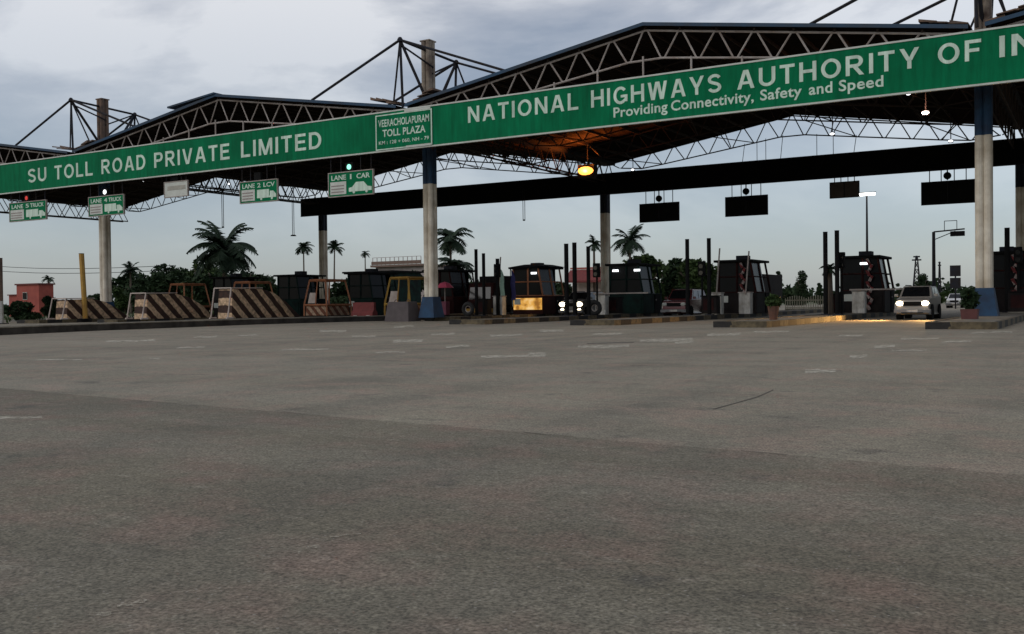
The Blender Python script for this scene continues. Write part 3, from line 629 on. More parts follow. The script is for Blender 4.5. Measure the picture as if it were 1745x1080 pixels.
# ------------------------------------------------------------------ booths
def booth(X, Y, label, wall, lit=False, lamp=None, striped=False, slab=M_BLACK):  # lit: panel with painted headlight glow, orange frame and raised roof
    r = thing('toll_booth', (X, Y, IH), label, 'toll booth', 'toll booths on the lane islands')
    w_, d_, h0, h1 = 1.35, 1.75, 1.4, 3.5
    b = MB(); b.box(-w_, w_, -d_, d_, 0, h0)
    b.build('booth_wall', wall, r, .02)
    if lit: MB().box(-w_+.12, w_-.1, -d_-.06, -d_-.003, .35, h0-.15).build('painted_glow_panel', M_GLOWY, r)  # panel carries the painted headlight glow
    else: MB().box(-w_+.15, w_-.15, -d_-.04, -d_-.003, .2, h0-.2).build('front_panel', wall, r)
    gl = MB(); tw = w_-.42; gl.mesh([(-w_+.06, -d_+.06, h0), (w_-.06, -d_+.06, h0), (w_-.06, d_-.06, h0), (-w_+.06, d_-.06, h0), (-w_+.06, -d_+.1, h1), (tw, -d_+.1, h1), (tw, d_-.1, h1), (-w_+.06, d_-.1, h1)],
                                    [(0, 1, 5, 4), (3, 0, 4, 7)])
    gl.mesh([(w_-.06, -d_+.06, h0), (w_-.06, .5, h0), (tw, .5, h1), (tw, -d_+.1, h1), (w_-.75, d_-.06, h0), (-w_+.06, d_-.06, h0), (-w_+.06, d_-.1, h1), (w_-.75, d_-.1, h1)], [(0, 1, 2, 3), (4, 5, 6, 7)])
    gl.build('window', M_GLASS, r)
    fr = MB()
    for x, y, xt in ((-w_+.04, -d_+.04, -w_+.04), (w_-.04, -d_+.04, tw), (w_-.04, d_-.04, tw), (-w_+.04, d_-.04, -w_+.04), (w_-.04, 0, tw), (0, -d_+.05, 0)):
        fr.tube((x, y, h0), (xt, y, h1), .075, 4)
    for z, xt in ((h0+.03, w_), (2.5, w_-.24)): fr.tube((-w_, -d_+.05, z), (xt, -d_+.05, z), .045, 4); fr.tube((xt, -d_+.05, z), (xt, d_-.05, z), .045, 4); fr.tube((-w_, d_-.05, z), (xt, d_-.05, z), .045, 4); fr.tube((-w_+.04, -d_+.05, z), (-w_+.04, d_-.05, z), .045, 4)
    fr.build('window_frame', M_ORANGE if lit else (M_MAROON if X in (-8.25, 0, -16.5) else wall), r)
    rf = MB(); rf.box(-w_-.2, tw+.22, -d_-.3, d_+.3, h1, h1+.16)
    MB().box(-.5, .3, -.4, .4, h1+.162, h1+.5).build('roof_unit', M_DSTEEL, r, .03)
    MB().box(-w_-.38, -w_-.003, -1.2, -.4, .6, 1.25).build('air_conditioner', M_SIGNW if X in (-16.5, -33) else M_BLACK, r, .03)
    MB().box(-w_+.2, -w_+.75, -d_-.1, -d_-.045, .75, 1.2).build('notice_board', M_SIGNW, r)
    if lit: rf.mesh([(-w_-.1, -d_-.25, h1+.16), (w_+.1, -d_-.25, h1+.16), (w_+.1, d_+.25, h1+.16), (-w_-.1, d_+.25, h1+.16), (-w_*.5, -d_*.6, h1+.36), (w_*.5, -d_*.6, h1+.36), (w_*.5, d_*.6, h1+.36), (-w_*.5, d_*.6, h1+.36)], [(0, 1, 5, 4), (1, 2, 6, 5), (2, 3, 7, 6), (3, 0, 4, 7), (4, 5, 6, 7)])
    rf.build('booth_roof', slab, r, .03)
    dr = MB(); dr.box(w_, w_+.05, .3, 1.3, .05, h0-.03); do = dr.build('door', slab, r)
    MB().box(w_+.05, w_+.09, .4, .5, .95, 1.05).build('handle', M_STEEL, do)
    if striped:
        s = MB()
        for k in range(9): s.tube((w_*.35, -d_-.2, .2+k*.36), (w_*.35+(.16 if k % 2 else -.16), -d_-.2, .2+(k+1)*.36), .1, 6)
        s.build('corner_guard', M_REDW, r)
    for lx in (lamp or []):
        MB().box(lx-.22, lx+.22, -d_-.12, -d_-.03, h1-.42, h1-.28).build('booth_lamp', M_LAMPS, r)
    return r
booth(0, 15, 'dark booth at the right edge beside the blue-footed column', M_BOOTH, striped=True)
booth(-8.25, 14.5, 'dark booth with zigzag corner guard and slanted window left of the silver car', M_BOOTH, lamp=[.1], striped=True)
booth(-16.5, 14.5, 'dark booth with zigzag corner guard beside the dark red car', M_BOOTH, striped=True)
booth(-24.75, 14.5, 'dark booth with two small white lamps left of the dark red car', M_BOOTHG, lamp=[-.8, .9])
booth(-33, 14.5, 'orange-framed booth with a yellow lower panel, headlight glow painted in', M_MAROON, lit=True, lamp=[.6])
booth(-41.25, 14.5, 'dark brown booth behind the pink umbrella', M_MAROON)
booth(-49.5, 14.5, 'dark green booth behind the red road barrier', M_BOOTHG)
booth(-57.75, 14.5, 'dark booth right of the rightmost striped barrier', M_BOOTHG)
booth(-66, 14.5, 'dark booth between the two right striped barriers', M_BOOTH)
# open orange-framed shelters of the closed lanes
def shelter(X, Y, label, m, pane):
    r = thing('booth_frame', (X, Y, IH), label, 'shelter', 'open framed shelters of the closed lanes')
    f = MB(); B_ = [(-1.2, -1.5, .9), (1.2, -1.5, .9), (1.2, 1.5, .9), (-1.2, 1.5, .9)]; T_ = [(-.85, -1.2, 2.9), (.85, -1.2, 2.9), (.85, 1.2, 2.9), (-.85, 1.2, 2.9)]
    for i in range(4):
        f.tube(B_[i], T_[i], .085, 4); f.tube(B_[i], B_[(i+1) % 4], .085, 4); f.tube(T_[i], T_[(i+1) % 4], .1, 4)
        f.tube((B_[i][0], B_[i][1], 0), B_[i], .08, 4)
    f.tube(((B_[0][0]+B_[1][0])/2, -1.5, .9), (0, -1.2, 2.9), .06, 4)
    f.build('frame', m, r)
    MB().box(-1.1, 1.1, -1.42, 1.42, .05, .86).build('lower_wall', M_SHEL if X in (-57.75, -41.25, -49.5) else M_MAROON, r, .02)
    MB().mesh([(-.9, -1.38, 1.05), (-.05, -1.38, 1.05), (-.05, -1.25, 1.9), (-.78, -1.25, 1.9), (-.9, -1.34, 1.05), (-.05, -1.34, 1.05), (-.05, -1.21, 1.9), (-.78, -1.21, 1.9)], [(0, 1, 2, 3), (7, 6, 5, 4), (0, 4, 5, 1), (1, 5, 6, 2), (2, 6, 7, 3), (3, 7, 4, 0)]).build('side_board', pane, r)
    return r
shelter(-41.25, 8.6, 'yellow and orange framed open shelter left of the middle column', M_YELLOW, M_PINKW)
shelter(-49.5, 8.6, 'orange framed open shelter in front of the rear column', M_ORANGE, M_PINKW)
shelter(-57.75, 8.4, 'orange framed open shelter behind the rightmost striped barrier', M_ORANGE, M_MAROON)
shelter(-66, 8.6, 'pale orange framed open shelter between the striped barriers', M_ORANGE, M_PINKW)

# ------------------------------------------------------------------ striped crash barriers
def crash_barrier(X, Ya, Yb, ht, label):
    r = thing('crash_barrier', (X, Ya, IH), label, 'barrier', 'striped crash barriers on the closed islands'); Lg = Yb-Ya
    prof = [(0, 0), (.15, ht), (Lg*.42, ht+.05), (Lg*.6, ht*.9), (Lg*.8, ht*.55), (Lg, .12), (Lg, 0)]
    MB().prism(prof, -.7, .7).build('striped_wall', M_STRIPE, r, .03)
    f = MB()
    for x in (-.85, .85):
        f.tube((x, -.5, 0), (x, -.12, ht+.1), .055, 6); f.tube((x, -.12, ht+.1), (x, Lg*.42, ht+.12), .035, 6)
        f.tube((x, -.62, .05), (x, .0, .05), .08, 6)
    f.tube((-.85, -.12, ht+.1), (.85, -.12, ht+.1), .05, 6)
    f.build('nose_frame', M_PINKW, r)
crash_barrier(-65.4, -4.6, 1.2, 1.55, 'leftmost black and cream striped wedge barrier behind the yellow post')
crash_barrier(-57.3, -3.6, 3.1, 1.85, 'middle black and cream striped wedge barrier with a white nose frame')
crash_barrier(-49.2, -2.8, 4.2, 2.1, 'rightmost black and cream striped wedge barrier, the tallest')

# ------------------------------------------------------------------ posts
def post(X, Y, h, rad, m, label, group=None, lean=0, m2=None, split=.5, z=IH):
    r = thing('steel_post', (X, Y, z), label, 'post', group)
    if m2:
        MB().tube((0, 0, 0), (lean*split, 0, h*split), rad, 8).build('post_foot', m2, r); MB().tube((lean*split, 0, h*split), (lean, 0, h), rad, 8).build('post_shaft', m, r)
    else: MB().tube((0, 0, 0), (lean, 0, h), rad, 8).build('post_shaft', m, r)
    MB().tube((lean, 0, h), (lean, 0, h+.03), rad*1.06, 8).build('post_cap', M_BLACK, r)
    MB().box(-rad*1.8, rad*1.8, -rad*1.8, rad*1.8, 0, .06).build('base_plate', M_DSTEEL, r)
post(-64.3, -3.2, 5.2, .2, M_YELLOW, 'yellow steel post in front of the leftmost striped barrier', lean=-.35)
p = onZ(6, 556, 0); post(-66.5, -8.9, 4.95, .24, M_COLR, 'rusty post with white foot at the left edge', m2=M_WHITE, split=.35, z=0)
gp = 'dark height posts on the lane islands'
post(-8.75, 5.0, 4.75, .13, M_BLACK, 'left one of the two black posts beside the white cabinet near the silver car', gp)
post(-8.1, 5.0, 4.8, .13, M_BLACK, 'right one of the two black posts beside the white cabinet near the silver car', gp)
post(-17.2, 5.2, 4.7, .13, M_BLACK, 'left one of the two black posts above the dark red car', gp)
post(-15.8, 5.2, 4.7, .13, M_BLACK, 'right one of the two black posts above the dark red car', gp)
post(-25.2, 4.3, 4.7, .15, M_BLACK, 'leftmost of the three black posts right of the glow-painted yellow panel', gp)
post(-24.6, 4.3, 4.75, .15, M_BLACK, 'middle one of the three black posts right of the glow-painted yellow panel', gp)
post(-23.9, 4.9, 4.5, .13, M_BLACK, 'rightmost of the three black posts right of the glow-painted yellow panel', gp)
post(-33.2, 5.8, 4.7, .12, M_BLACK, 'taller of the black posts right of the middle column', gp)
post(-32.7, 6.0, 4.4, .12, M_BLACK, 'shorter of the black posts right of the middle column', gp)
post(-32.9, 8.2, 4.1, .14, M_BLACK, 'dark post left of the glow-painted yellow panel', gp)
post(.2, 11, 4.9, .14, M_BLACK, 'black post right of the blue-footed column', gp)

for X, Y, h, cm, lab in [(-33.6, 9.6, 3.6, mat('flag_pale_green', (.3, .45, .36), .8), 'pale green narrow flag left of the glow-painted yellow panel'), (-33.0, 10.2, 3.5, mat('flag_blue', (.03, .03, .14), .8), 'dark blue narrow flag left of the glow-painted yellow panel')]:
    r = thing('feather_flag', (X, Y, IH), lab, 'flag', 'narrow flags on the island')
    MB().tube((0, 0, 0), (0, 0, h), .035, 6).build('pole', M_BLACK, r)
    f = MB(); k = 10; A_ = [(.03+.02*math.sin(i), .05*math.sin(i*.9), 1.1+(h-1.1)*i/k) for i in range(k+1)]; B2 = [(.03+.42*math.sin(math.pi*min(1, .25+i/k*.75))**.6, .09*math.sin(i*.9+1), 1.1+(h-1.15)*i/k) for i in range(k+1)]
    f.mesh(A_+B2, [(i, i+1, k+2+i, k+1+i) for i in range(k)]); f.build('flag_cloth', cm, r)
for X, Y, z, lab in [(-8.0, 5.6, 3.4, 'black signal head on a short mast beside the two posts near the silver car'), (.75, 11.2, 3.6, 'black signal head on a mast right of the blue-footed column'), (-16.9, 7.0, 3.2, 'black signal head on a mast by the zigzag guarded booth near the red car'),
                     (-24.3, 7.0, 3.3, 'black signal head on a mast by the two-lamp booth'), (-32.4, 7.4, 3.5, 'black signal head on a mast right of the middle column')]:
    r = thing('lane_signal', (X, Y, IH), lab, 'signal', 'signal heads on the lane islands')
    MB().tube((0, 0, 0), (0, 0, z), .07, 8).build('mast', M_BLACK, r)
    MB().box(-.22, .22, -.2, .1, z-.75, z+.2).build('signal_box', M_BLACK, r, .03)
    for q in (0, .42): MB().tube((0, -.24, z-.12-q), (0, -.205, z-.12-q), .14, 12).build('signal_lens', M_CGLASS, r)
for X, Y, lab in [(-8.6, 6.4, 'dark control box between the posts near the silver car'), (-16.2, 6.6, 'dark control box by the zigzag guarded booth near the red car'), (-24.4, 9.9, 'dark control box left of the two-lamp booth'), (-33.4, 7.0, 'dark control box right of the middle column'), (.9, 9.0, 'dark control box right of the blue-footed column'), (-41.0, 12.0, 'dark control box by the dark brown booth')]:
    r = thing('control_box', (X, Y, IH), lab, 'control box', 'control boxes on the lane islands')
    MB().box(-.5, .5, -.35, .35, .08, 1.15).build('box_body', M_BOOTH, r, .03); MB().box(-.56, .56, -.4, .4, 1.152, 1.22).build('box_lid', M_BLACK, r); MB().box(-.52, .52, -.37, .37, 0, .078).build('plinth', M_KERBT, r)
    MB().box(-.36, .3, -.372, -.353, .3, 1.0).build('box_door', M_MAROON, r)
# ------------------------------------------------------------------ boom barriers
def boom(X, Y, label, arm=3.4, up=False, m=M_WHITE):
    r = thing('boom_barrier', (X, Y, IH), label, 'barrier', 'boom barriers on the lane islands')
    MB().box(-.38, .38, -.3, .3, 0, 1.35).build('cabinet', m, r, .04)
    MB().box(-.42, .42, -.34, .34, 1.352, 1.43).build('cabinet_lid', M_STEEL, r, .02)
    MB().box(-.3, .3, -.33, -.303, .35, 1.15).build('cabinet_door', m, r)
    a = MB()
    if up: a.tube((.1, -.36, 1.25), (.35, -.36, 1.25+arm), .05, 6)
    else: a.box(-.5, arm, -.42, -.34, 1.42, 1.51)
    a.build('arm', M_STEEL, r)
boom(-8.0, 10.5, 'white boom barrier cabinet left of the silver car, arm across the lane', 3.6)
boom(-16.5, 8.6, 'white boom barrier cabinet right of the dark red car', 3, True)
boom(-24.75, 8.7, 'white boom barrier cabinet left of the dark booth with two lamps', 3.6)
boom(-33, 8.6, 'white boom barrier cabinet left of the glow-painted yellow panel', 3, True)
boom(-14.9, 9.6, 'white cabinet on the island in front of the zigzag guarded booth by the red car', 2.8, True)

# ------------------------------------------------------------------ tyres, planters, blocks, umbrella
for X, Y, lab in [(-24.0, 6.0, 'old black tyre standing right of the white cabinet by the two-lamp booth'), (-33.4, 5.0, 'old tyre standing right of the middle column')]:
    r = thing('old_tyre', (X, Y, IH+.5), lab, 'tyre')
    MB().ring((0, 0, 0), .38, .15, 'y').build('tyre_ring', M_RUB, r, smooth=True); MB().ring((0, 0, 0), .22, .035, 'y').build('rim', M_STEEL, r)
def leaf_blob(mb, c, rx, ry, rz, n, size, rr):
    for i in range(n):
        while True:
            q = Vector((rr.uniform(-1, 1), rr.uniform(-1, 1), rr.uniform(-1, 1)))
            if .25 < q.length < 1: break
        p = Vector((c[0]+q.x*rx, c[1]+q.y*ry, c[2]+q.z*rz)); d = Vector((rr.gauss(0, 1), rr.gauss(0, 1), rr.gauss(0, .7))).normalized(); e = d.cross(Vector((rr.gauss(0, 1), rr.gauss(0, 1), rr.gauss(0, 1)))).normalized(); s = size*rr.uniform(.6, 1.3)
        mb.poly([p-d*s, p+e*s*.5, p+d*s, p-e*s*.5])
rr = random.Random(5)
M_POT = mat('terracotta', (.17, .07, .04), .85, col2=(.09, .045, .03), scale=3); M_POTR = mat('red_planter_paint', (.13, .045, .04), .8, scale=3)
r = thing('potted_plant', (-7.9, -8.6, IH), 'leafy plant in a tapered terracotta pot on the island nose', 'plant')
MB().tube((0, 0, 0), (0, 0, .62), .18, 12, .27).build('pot', M_POT, r); l = MB(); leaf_blob(l, (0, 0, .84), .36, .36, .3, 260, .12, rr); l.build('foliage', M_LEAF, r)
r = thing('potted_plant', (.12, -7.5, IH), 'dark bush in a square red planter before the blue column foot', 'plant')
MB().mesh([(-.3, -.3, 0), (.3, -.3, 0), (.3, .3, 0), (-.3, .3, 0), (-.34, -.34, .42), (.34, -.34, .42), (.34, .34, .42), (-.34, .34, .42)], [(0, 1, 5, 4), (1, 2, 6, 5), (2, 3, 7, 6), (3, 0, 4, 7), (4, 5, 6, 7)]).build('pot', M_POTR, r)
l = MB(); leaf_blob(l, (0, 0, .85), .36, .36, .5, 420, .11, rr); l.build('foliage', M_LEAFD, r)
r = thing('concrete_block', (-35.0, -.5, 0), 'grey tapered concrete block left of the middle column', 'block')
MB().mesh([(-1, -.7, 0), (1, -.7, 0), (1, .7, 0), (-1, .7, 0), (-.85, -.5, 1.3), (.85, -.5, 1.3), (.85, .5, 1.3), (-.85, .5, 1.3)], [(0, 1, 5, 4), (1, 2, 6, 5), (2, 3, 7, 6), (3, 0, 4, 7), (4, 5, 6, 7)]).build('block_body', mat('mauve_concrete', (.1, .083, .082), .9, scale=2), r, .05)
MB().ring((-.5, 0, 1.3), .14, .03, 'y', 10, 5).ring((.5, 0, 1.3), .14, .03, 'y', 10, 5).build('lifting_ring', M_COLR, r)
M_RED = mat('red_plastic', (.2, .03, .028), .7, col2=(.13, .022, .02), scale=3)
r = thing('road_barrier', (-41.6, 3.6, 0.25), 'red plastic road barrier beside the dark green booth', 'barrier')
MB().prism([(-.3, 0), (-.3, .3), (-.12, .5), (-.12, 1.05), (.12, 1.05), (.12, .5), (.3, .3), (.3, 0)], -1.0, 1.0).build('barrier_body', M_RED, r, .03)
MB().box(-.75, -.45, -.36, .36, -.02, .1).box(.45, .75, -.36, .36, -.02, .1).build('barrier_foot', M_WHITE, r)
M_PINK = mat('pink_cloth', (.5, .06, .12), .7, var=.2, scale=4)
r = thing('umbrella', (-36.4, 6.5, .3), 'pink umbrella standing right of the middle column', 'umbrella')
MB().tube((0, 0, 0), (0, 0, 2.4), .03, 6).build('pole', M_STEEL, r)
c = MB(); n = 8
for i in range(n):
    a0, a1 = 2*math.pi*i/n, 2*math.pi*(i+1)/n
    for ra, za, rb, zb in ((0, 2.45, .36, 2.33), (.36, 2.33, .66, 2.0)):
        c.mesh([(ra*math.cos(a0), ra*math.sin(a0), za), (ra*math.cos(a1), ra*math.sin(a1), za), (rb*math.cos(a1), rb*math.sin(a1), zb), (rb*math.cos(a0), rb*math.sin(a0), zb)], [(0, 1, 2, 3)])
c.build('umbrella_cloth', M_PINK, r)
MB().box(-.25, .25, -.25, .25, 0, 1.0).build('base_box', mat('magenta_box', (.16, .03, .06), .7), r, .03)

# ------------------------------------------------------------------ vehicles
def car(loc, label, paint, L_=4.3, Wd=1.75, Ht=1.7, lights=True, hood=.62, fog=False):
    r = thing('car', loc, label, 'car', 'cars at the toll lanes'); w2 = Wd/2
    hz = Ht*hood
    P = [(0, .3), (-.02, .55), (.05, hz*.92), (.3, hz), (1.05, hz+.06), (L_-.15, hz+.12), (L_, hz*.8), (L_, .35), (L_-.3, .26), (.3, .26)]
    bd = MB()
    xs_ = [-w2, -w2*.96, w2*.96, w2]; n_ = len(P); vs = []
    for q, x in enumerate(xs_):
        for y, z in P:
            k = (.9 if y < .2 or y > L_-.1 else 1.0)*(.95 if z > hz*.9 else 1.0); inn = q in (1, 2)
            vs.append((x*k, y, z))
    fs = [tuple(range(n_)), tuple(range(3*n_, 4*n_))]
    for q in range(3): fs += [(q*n_+i, q*n_+(i+1) % n_, (q+1)*n_+(i+1) % n_, (q+1)*n_+i) for i in range(n_)]
    bo = bd.mesh(vs, fs).build('body', paint, r, .13, smooth=True); bo.modifiers[0].segments = 4
    for y in (.85, L_-.85):
        for s_ in (-1, 1): MB().tube((s_*(w2-.3), y, .38), (s_*(w2+.004), y, .38), .43, 20).build('wheel_arch', M_BLACK, r)
    MB().box(-w2*.6, w2*.6, -.135, -.104, .345, .395).build('lower_grille', M_BLACK, r)
    for s_ in (-1, 1): MB().box(min(s_*(w2-.32), s_*(w2-.27)), max(s_*(w2-.32), s_*(w2-.27)), 1.75, L_-.8, Ht+.02, Ht+.07).build('roof_rail', M_BLACK, r)
    zc = hz+.05; cab = [(-w2+.05, 1.0, zc), (w2-.05, 1.0, zc), (w2-.05, L_-.2, zc+.05), (-w2+.05, L_-.2, zc+.05), (-w2+.2, 1.6, Ht), (w2-.2, 1.6, Ht), (w2-.22, L_-.55, Ht-.02), (-w2+.22, L_-.55, Ht-.02)]
    MB().mesh(cab, [(0, 1, 5, 4), (1, 2, 6, 5), (2, 3, 7, 6), (3, 0, 4, 7), (4, 5, 6, 7)]).build('cabin', paint, r, .06)
    def lerp(a, b, t): return tuple(Vector(a)*(1-t)+Vector(b)*t)
    def pane(i, j, u0, u1, v0, v1, off):
        a, b, c_, d = cab[i], cab[j], cab[j+4], cab[i+4]
        q = [lerp(lerp(a, b, u), lerp(d, c_, u), v) for u, v in ((u0, v0), (u1, v0), (u1, v1), (u0, v1))]
        return [tuple(Vector(p)+Vector(off)) for p in q]
    MB().poly(pane(0, 1, .07, .93, .1, .9, (0, -.03, .012))).build('windscreen', M_CGLASS, r)
    for s, (i, j) in ((1, (1, 2)), (-1, (0, 3))):
        MB().poly(pane(i, j, .1, .42, .12, .86, (s*.012, 0, .004))).poly(pane(i, j, .46, .8, .12, .86, (s*.012, 0, .004))).build('side_window', M_CGLASS, r)
        m = MB(); m.box(min(s*w2, s*(w2+.2)), max(s*w2, s*(w2+.2)), 1.15, 1.27, hz+.1, hz+.26); m.build('mirror', paint, r, .03)
        hl = MB(); hl.dome((0, 0, 0), .2, .13, .1, 10, 3); ho = hl.build('headlight', M_HEAD if lights else M_SIGNW, r); ho.rotation_euler = (math.radians(90), 0, 0); ho.location = (s*(w2-.27), .0, hz*.78)
        if fog: ho.scale = (1.35, 1.35, 1)
        if fog: fo = MB().dome((0, 0, 0), .16, .15, .06, 10, 3).build('fog_light', M_HEAD, r); fo.rotation_euler = (math.radians(90), 0, 0); fo.location = (s*(w2-.27), -.02, .52)
        for y in (.85, L_-.85):
            wh = empty('wheel', (s*(w2-.1), y, .34)); wh.parent = r
            MB().ring((0, 0, 0), .23, .11, 'x', 18, 8).build('tyre', M_RUB, wh, smooth=True); MB().tube((-.09, 0, 0), (.09, 0, 0), .2, 12).build('rim', M_STEEL, wh)
    g_ = MB(); g_.box(-w2*.52, w2*.52, -.05, -.0, hz*.66, hz*.86); g_.build('grille', M_BLACK, r)
    MB().box(-w2-.02, w2+.02, -.1, .1, .34, .56).build('bumper', mat('bumper_grey', (.2, .2, .2), .6), r, .04)
    MB().box(-.27, .27, -.125, -.102, .4, .53).build('number_plate', M_WHITE, r)
    if lights:
        for s in (-1, 1):
            ld = bpy.data.lights.new('headlamp_beam', 'SPOT'); ld.energy = lights*(2.6 if s < 0 else .8); ld.color = (1, .55, .18); ld.spot_size = math.radians(95); ld.spot_blend = .9; ld.shadow_soft_size = .1
            lo = bpy.data.objects.new('headlamp_beam', ld); COL.objects.link(lo); lo.location = Vector(loc)+Vector((s*(w2-.27), -.25, hz*.78)); lo.rotation_euler = (math.radians(84), 0, math.radians(138 if s < 0 else 178))
    return r
M_CSIL = mat('car_champagne', (.3, .27, .235), .35, .2, var=.05); M_CRED = mat('car_dark_red', (.11, .028, .03), .25, .2, var=.1); M_CGRY = mat('car_grey', (.12, .11, .1), .3, .2, var=.1); M_CWHT = mat('car_white', (.6, .6, .6), .35, 0, var=.05)
car((-3.7, 2.6, .0), 'silver car with bright headlights on left of the blue-footed column', M_CSIL, 4.4, 1.8, 1.8, 1100, fog=False)
car((-20.4, 11.0, .0), 'dark red car with no headlights on between two dark booths', M_CRED, 4.5, 1.9, 1.95, 0, .6)
car((-28.9, 12.0, .0), 'grey car with two pairs of headlights on beside the glow-painted yellow panel', M_CGRY, 4.5, 1.95, 1.9, 60, .66, True)
car((-28.9, 19.5, 0), 'pale car queued behind the grey car with lit headlights', M_CWHT, 4.3, 1.8, 1.75, 0)
p = onY(1626, 525, 62); car((p.x, 62, 0), 'small white car far down the lane right of the silver car', M_CWHT, 4.2, 1.7, 1.55, 0)

def lorry(loc, label):
    r = thing('lorry', loc, label, 'lorry', None); bl = M_BOOTH
    MB().prism([(0, .45), (-.04, 1.3), (.12, 2.55), (.4, 2.75), (1.7, 2.75), (1.7, .45)], -1.15, 1.15).build('cab', M_MAROON, r, .07)
    MB().mesh([(-1.0, -.05, 1.45), (1.0, -.05, 1.45), (.95, .1, 2.4), (-.95, .1, 2.4), (-1.0, 0, 1.45), (1.0, 0, 1.45), (.95, .14, 2.4), (-.95, .14, 2.4)], [(0, 1, 2, 3), (7, 6, 5, 4), (0, 4, 5, 1), (2, 6, 7, 3), (1, 5, 6, 2), (0, 3, 7, 4)]).build('windscreen', M_CGLASS, r)
    MB().box(-1.2, 1.2, 1.8, 7.5, .95, 3.3).build('cargo_box', bl, r, .04); MB().box(-.9, .9, 1.7, 7.4, .6, .94).build('chassis', M_BLACK, r)
    MB().box(-1.2, 1.2, -.2, .02, .4, .72).build('bumper', M_YELLOW, r, .03); g = MB()
    for k in range(5): g.box(-.6, .6, -.09, -.02, .8+k*.1, .85+k*.1)
    g.build('grille', M_BLACK, r)
    for sx in (-1, 1):
        h = MB().dome((0, 0, 0), .15, .15, .08, 10, 3).build('headlight', M_SIGNW, r); h.rotation_euler = (math.radians(90), 0, 0); h.location = (sx*.85, -.04, .95)
        MB().box(sx*1.35-.1, sx*1.35+.1, .1, .16, 1.6, 2.1).build('mirror', M_BLACK, r)
        for y in (.9, 5.2, 6.3):
            wh = empty('wheel', (sx*.98, y, .5)); wh.parent = r; MB().ring((0, 0, 0), .35, .15, 'x', 18, 8).build('tyre', M_RUB, wh, smooth=True); MB().tube((-.12, 0, 0), (.12, 0, 0), .25, 12).build('rim', M_STEEL, wh)
lorry((-37.2, 12.5, 0), 'dark maroon lorry added as dark filler between the middle column and the glow-painted yellow panel')  # made-up lorry, put in this lane to fill the gap with dark
lorry((-20.6, 27, 0), 'dark lorry queued behind the dark red car')
# ------------------------------------------------------------------ street lights, signs and towers behind
p = onY(1477, 330, 75); r = thing('high_mast_light', (p.x, 75, 0), 'tall thin mast with glowing white floodlights behind the plaza', 'street light')
MB().tube((0, 0, 0), (0, 0, p.z), .2, 8, .1).build('mast', M_DSTEEL, r)
h = MB()
for a in range(-3, 4): h.box(a*.28-.12, a*.28+.12, -.2, .2, p.z-.2, p.z+.08)
h.build('lamp_head', M_LAMPW, r); MB().box(-1.1, 1.1, -.1, .1, p.z+.09, p.z+.2).build('head_frame', M_DSTEEL, r)
p = onY(1591, 395, 40); q = onY(1644, 391, 40); r = thing('gantry_pole', (p.x, 40, 0), 'grey pole with a long arm of signal lights over the lane', 'signal pole')
MB().tube((0, 0, 0), (0, 0, p.z), .17, 8, .13).build('pole', M_DSTEEL, r)
dx = q.x-p.x
MB().tube((0, 0, p.z), (dx, 0, p.z+.15), .07, 6).tube((0, 0, p.z-.7), (dx*.7, 0, p.z), .04, 6).tube((dx*.35, 0, p.z+.1), (dx*.35, 0, p.z+.9), .03, 5).tube((dx*.75, 0, p.z+.1), (dx*.75, 0, p.z+.9), .03, 5).tube((dx*.35, 0, p.z+.9), (dx*.75, 0, p.z+.9), .03, 5).build('arm', M_DSTEEL, r)
for u in (.62, .78, .92): MB().box(dx*u-.2, dx*u+.2, -.15, .15, p.z-.45, p.z-.02).build('signal_head', M_BLACK, r, .03)
p = onY(1628, 452, 55); r = thing('road_sign', (p.x, 55, 0), 'thin pole with two stacked small boards behind the silver car', 'sign')
MB().tube((0, 0, 0), (0, 0, p.z), .08, 6).build('pole', M_DSTEEL, r)
MB().box(-.5, .5, -.1, -.05, p.z-1.1, p.z).box(-.5, .5, -.1, -.05, p.z-2.3, p.z-1.25).build('board', M_DSTEEL, r)
for px, py, Y, lab in [(1562, 436, 190, 'far lattice tower above the silver car'), (1601, 446, 170, 'far slim mast right of the signal pole')]:
    p = onY(px, py, Y); r = thing('lattice_tower', (p.x, Y, 0), lab, 'tower'); t = MB(); hh = p.z; k = 7
    for s in range(4):
        sx, sy = ((-1, -1), (1, -1), (1, 1), (-1, 1))[s]; nx, ny = ((1, -1), (1, 1), (-1, 1), (-1, -1))[s]
        for i in range(k):
            ww = 1.0 if px == 1562 else .3; w0, w1 = ww*(1-i/k*.85), ww*(1-(i+1)/k*.85); a, b = hh*i/k, hh*(i+1)/k
            t.tube((sx*w0, sy*w0, a), (sx*w1, sy*w1, b), .11, 4); t.tube((sx*w0, sy*w0, a), (nx*w1, ny*w1, b), .08, 4); t.tube((sx*w1, sy*w1, b), (nx*w1, ny*w1, b), .07, 4)
    t.build('lattice', M_DSTEEL, r); MB().box(-ww, ww, -.2, .2, hh*.9, hh*.93).box(-.7*ww, .7*ww, -.2, .2, hh*.97, hh).build('crossarm', M_DSTEEL, r)
M_RAIL = mat('railing_paint', (.34, .32, .25), .8, col2=(.2, .18, .13), scale=1.5)
# pale railing far down the lanes
a, b = onY(1338, 530, 42), onY(1408, 528, 42); r = thing('railing', (a.x, 42, 0), 'pale railing with pointed pickets behind the lanes', 'fence')
t = MB(); W_ = b.x-a.x+3
for i in range(int(W_/.22)): t.box(i*.22, i*.22+.07, -.03, .03, 0.1, 1.25+.25*abs(math.sin(i*.35)))
t.build('picket', M_RAIL, r); MB().box(0, W_, -.05, -.032, .3, .4).box(0, W_, -.05, -.032, 1.0, 1.1).box(0, W_, .035, .3, 0, .25).build('rail', M_RAIL, r)

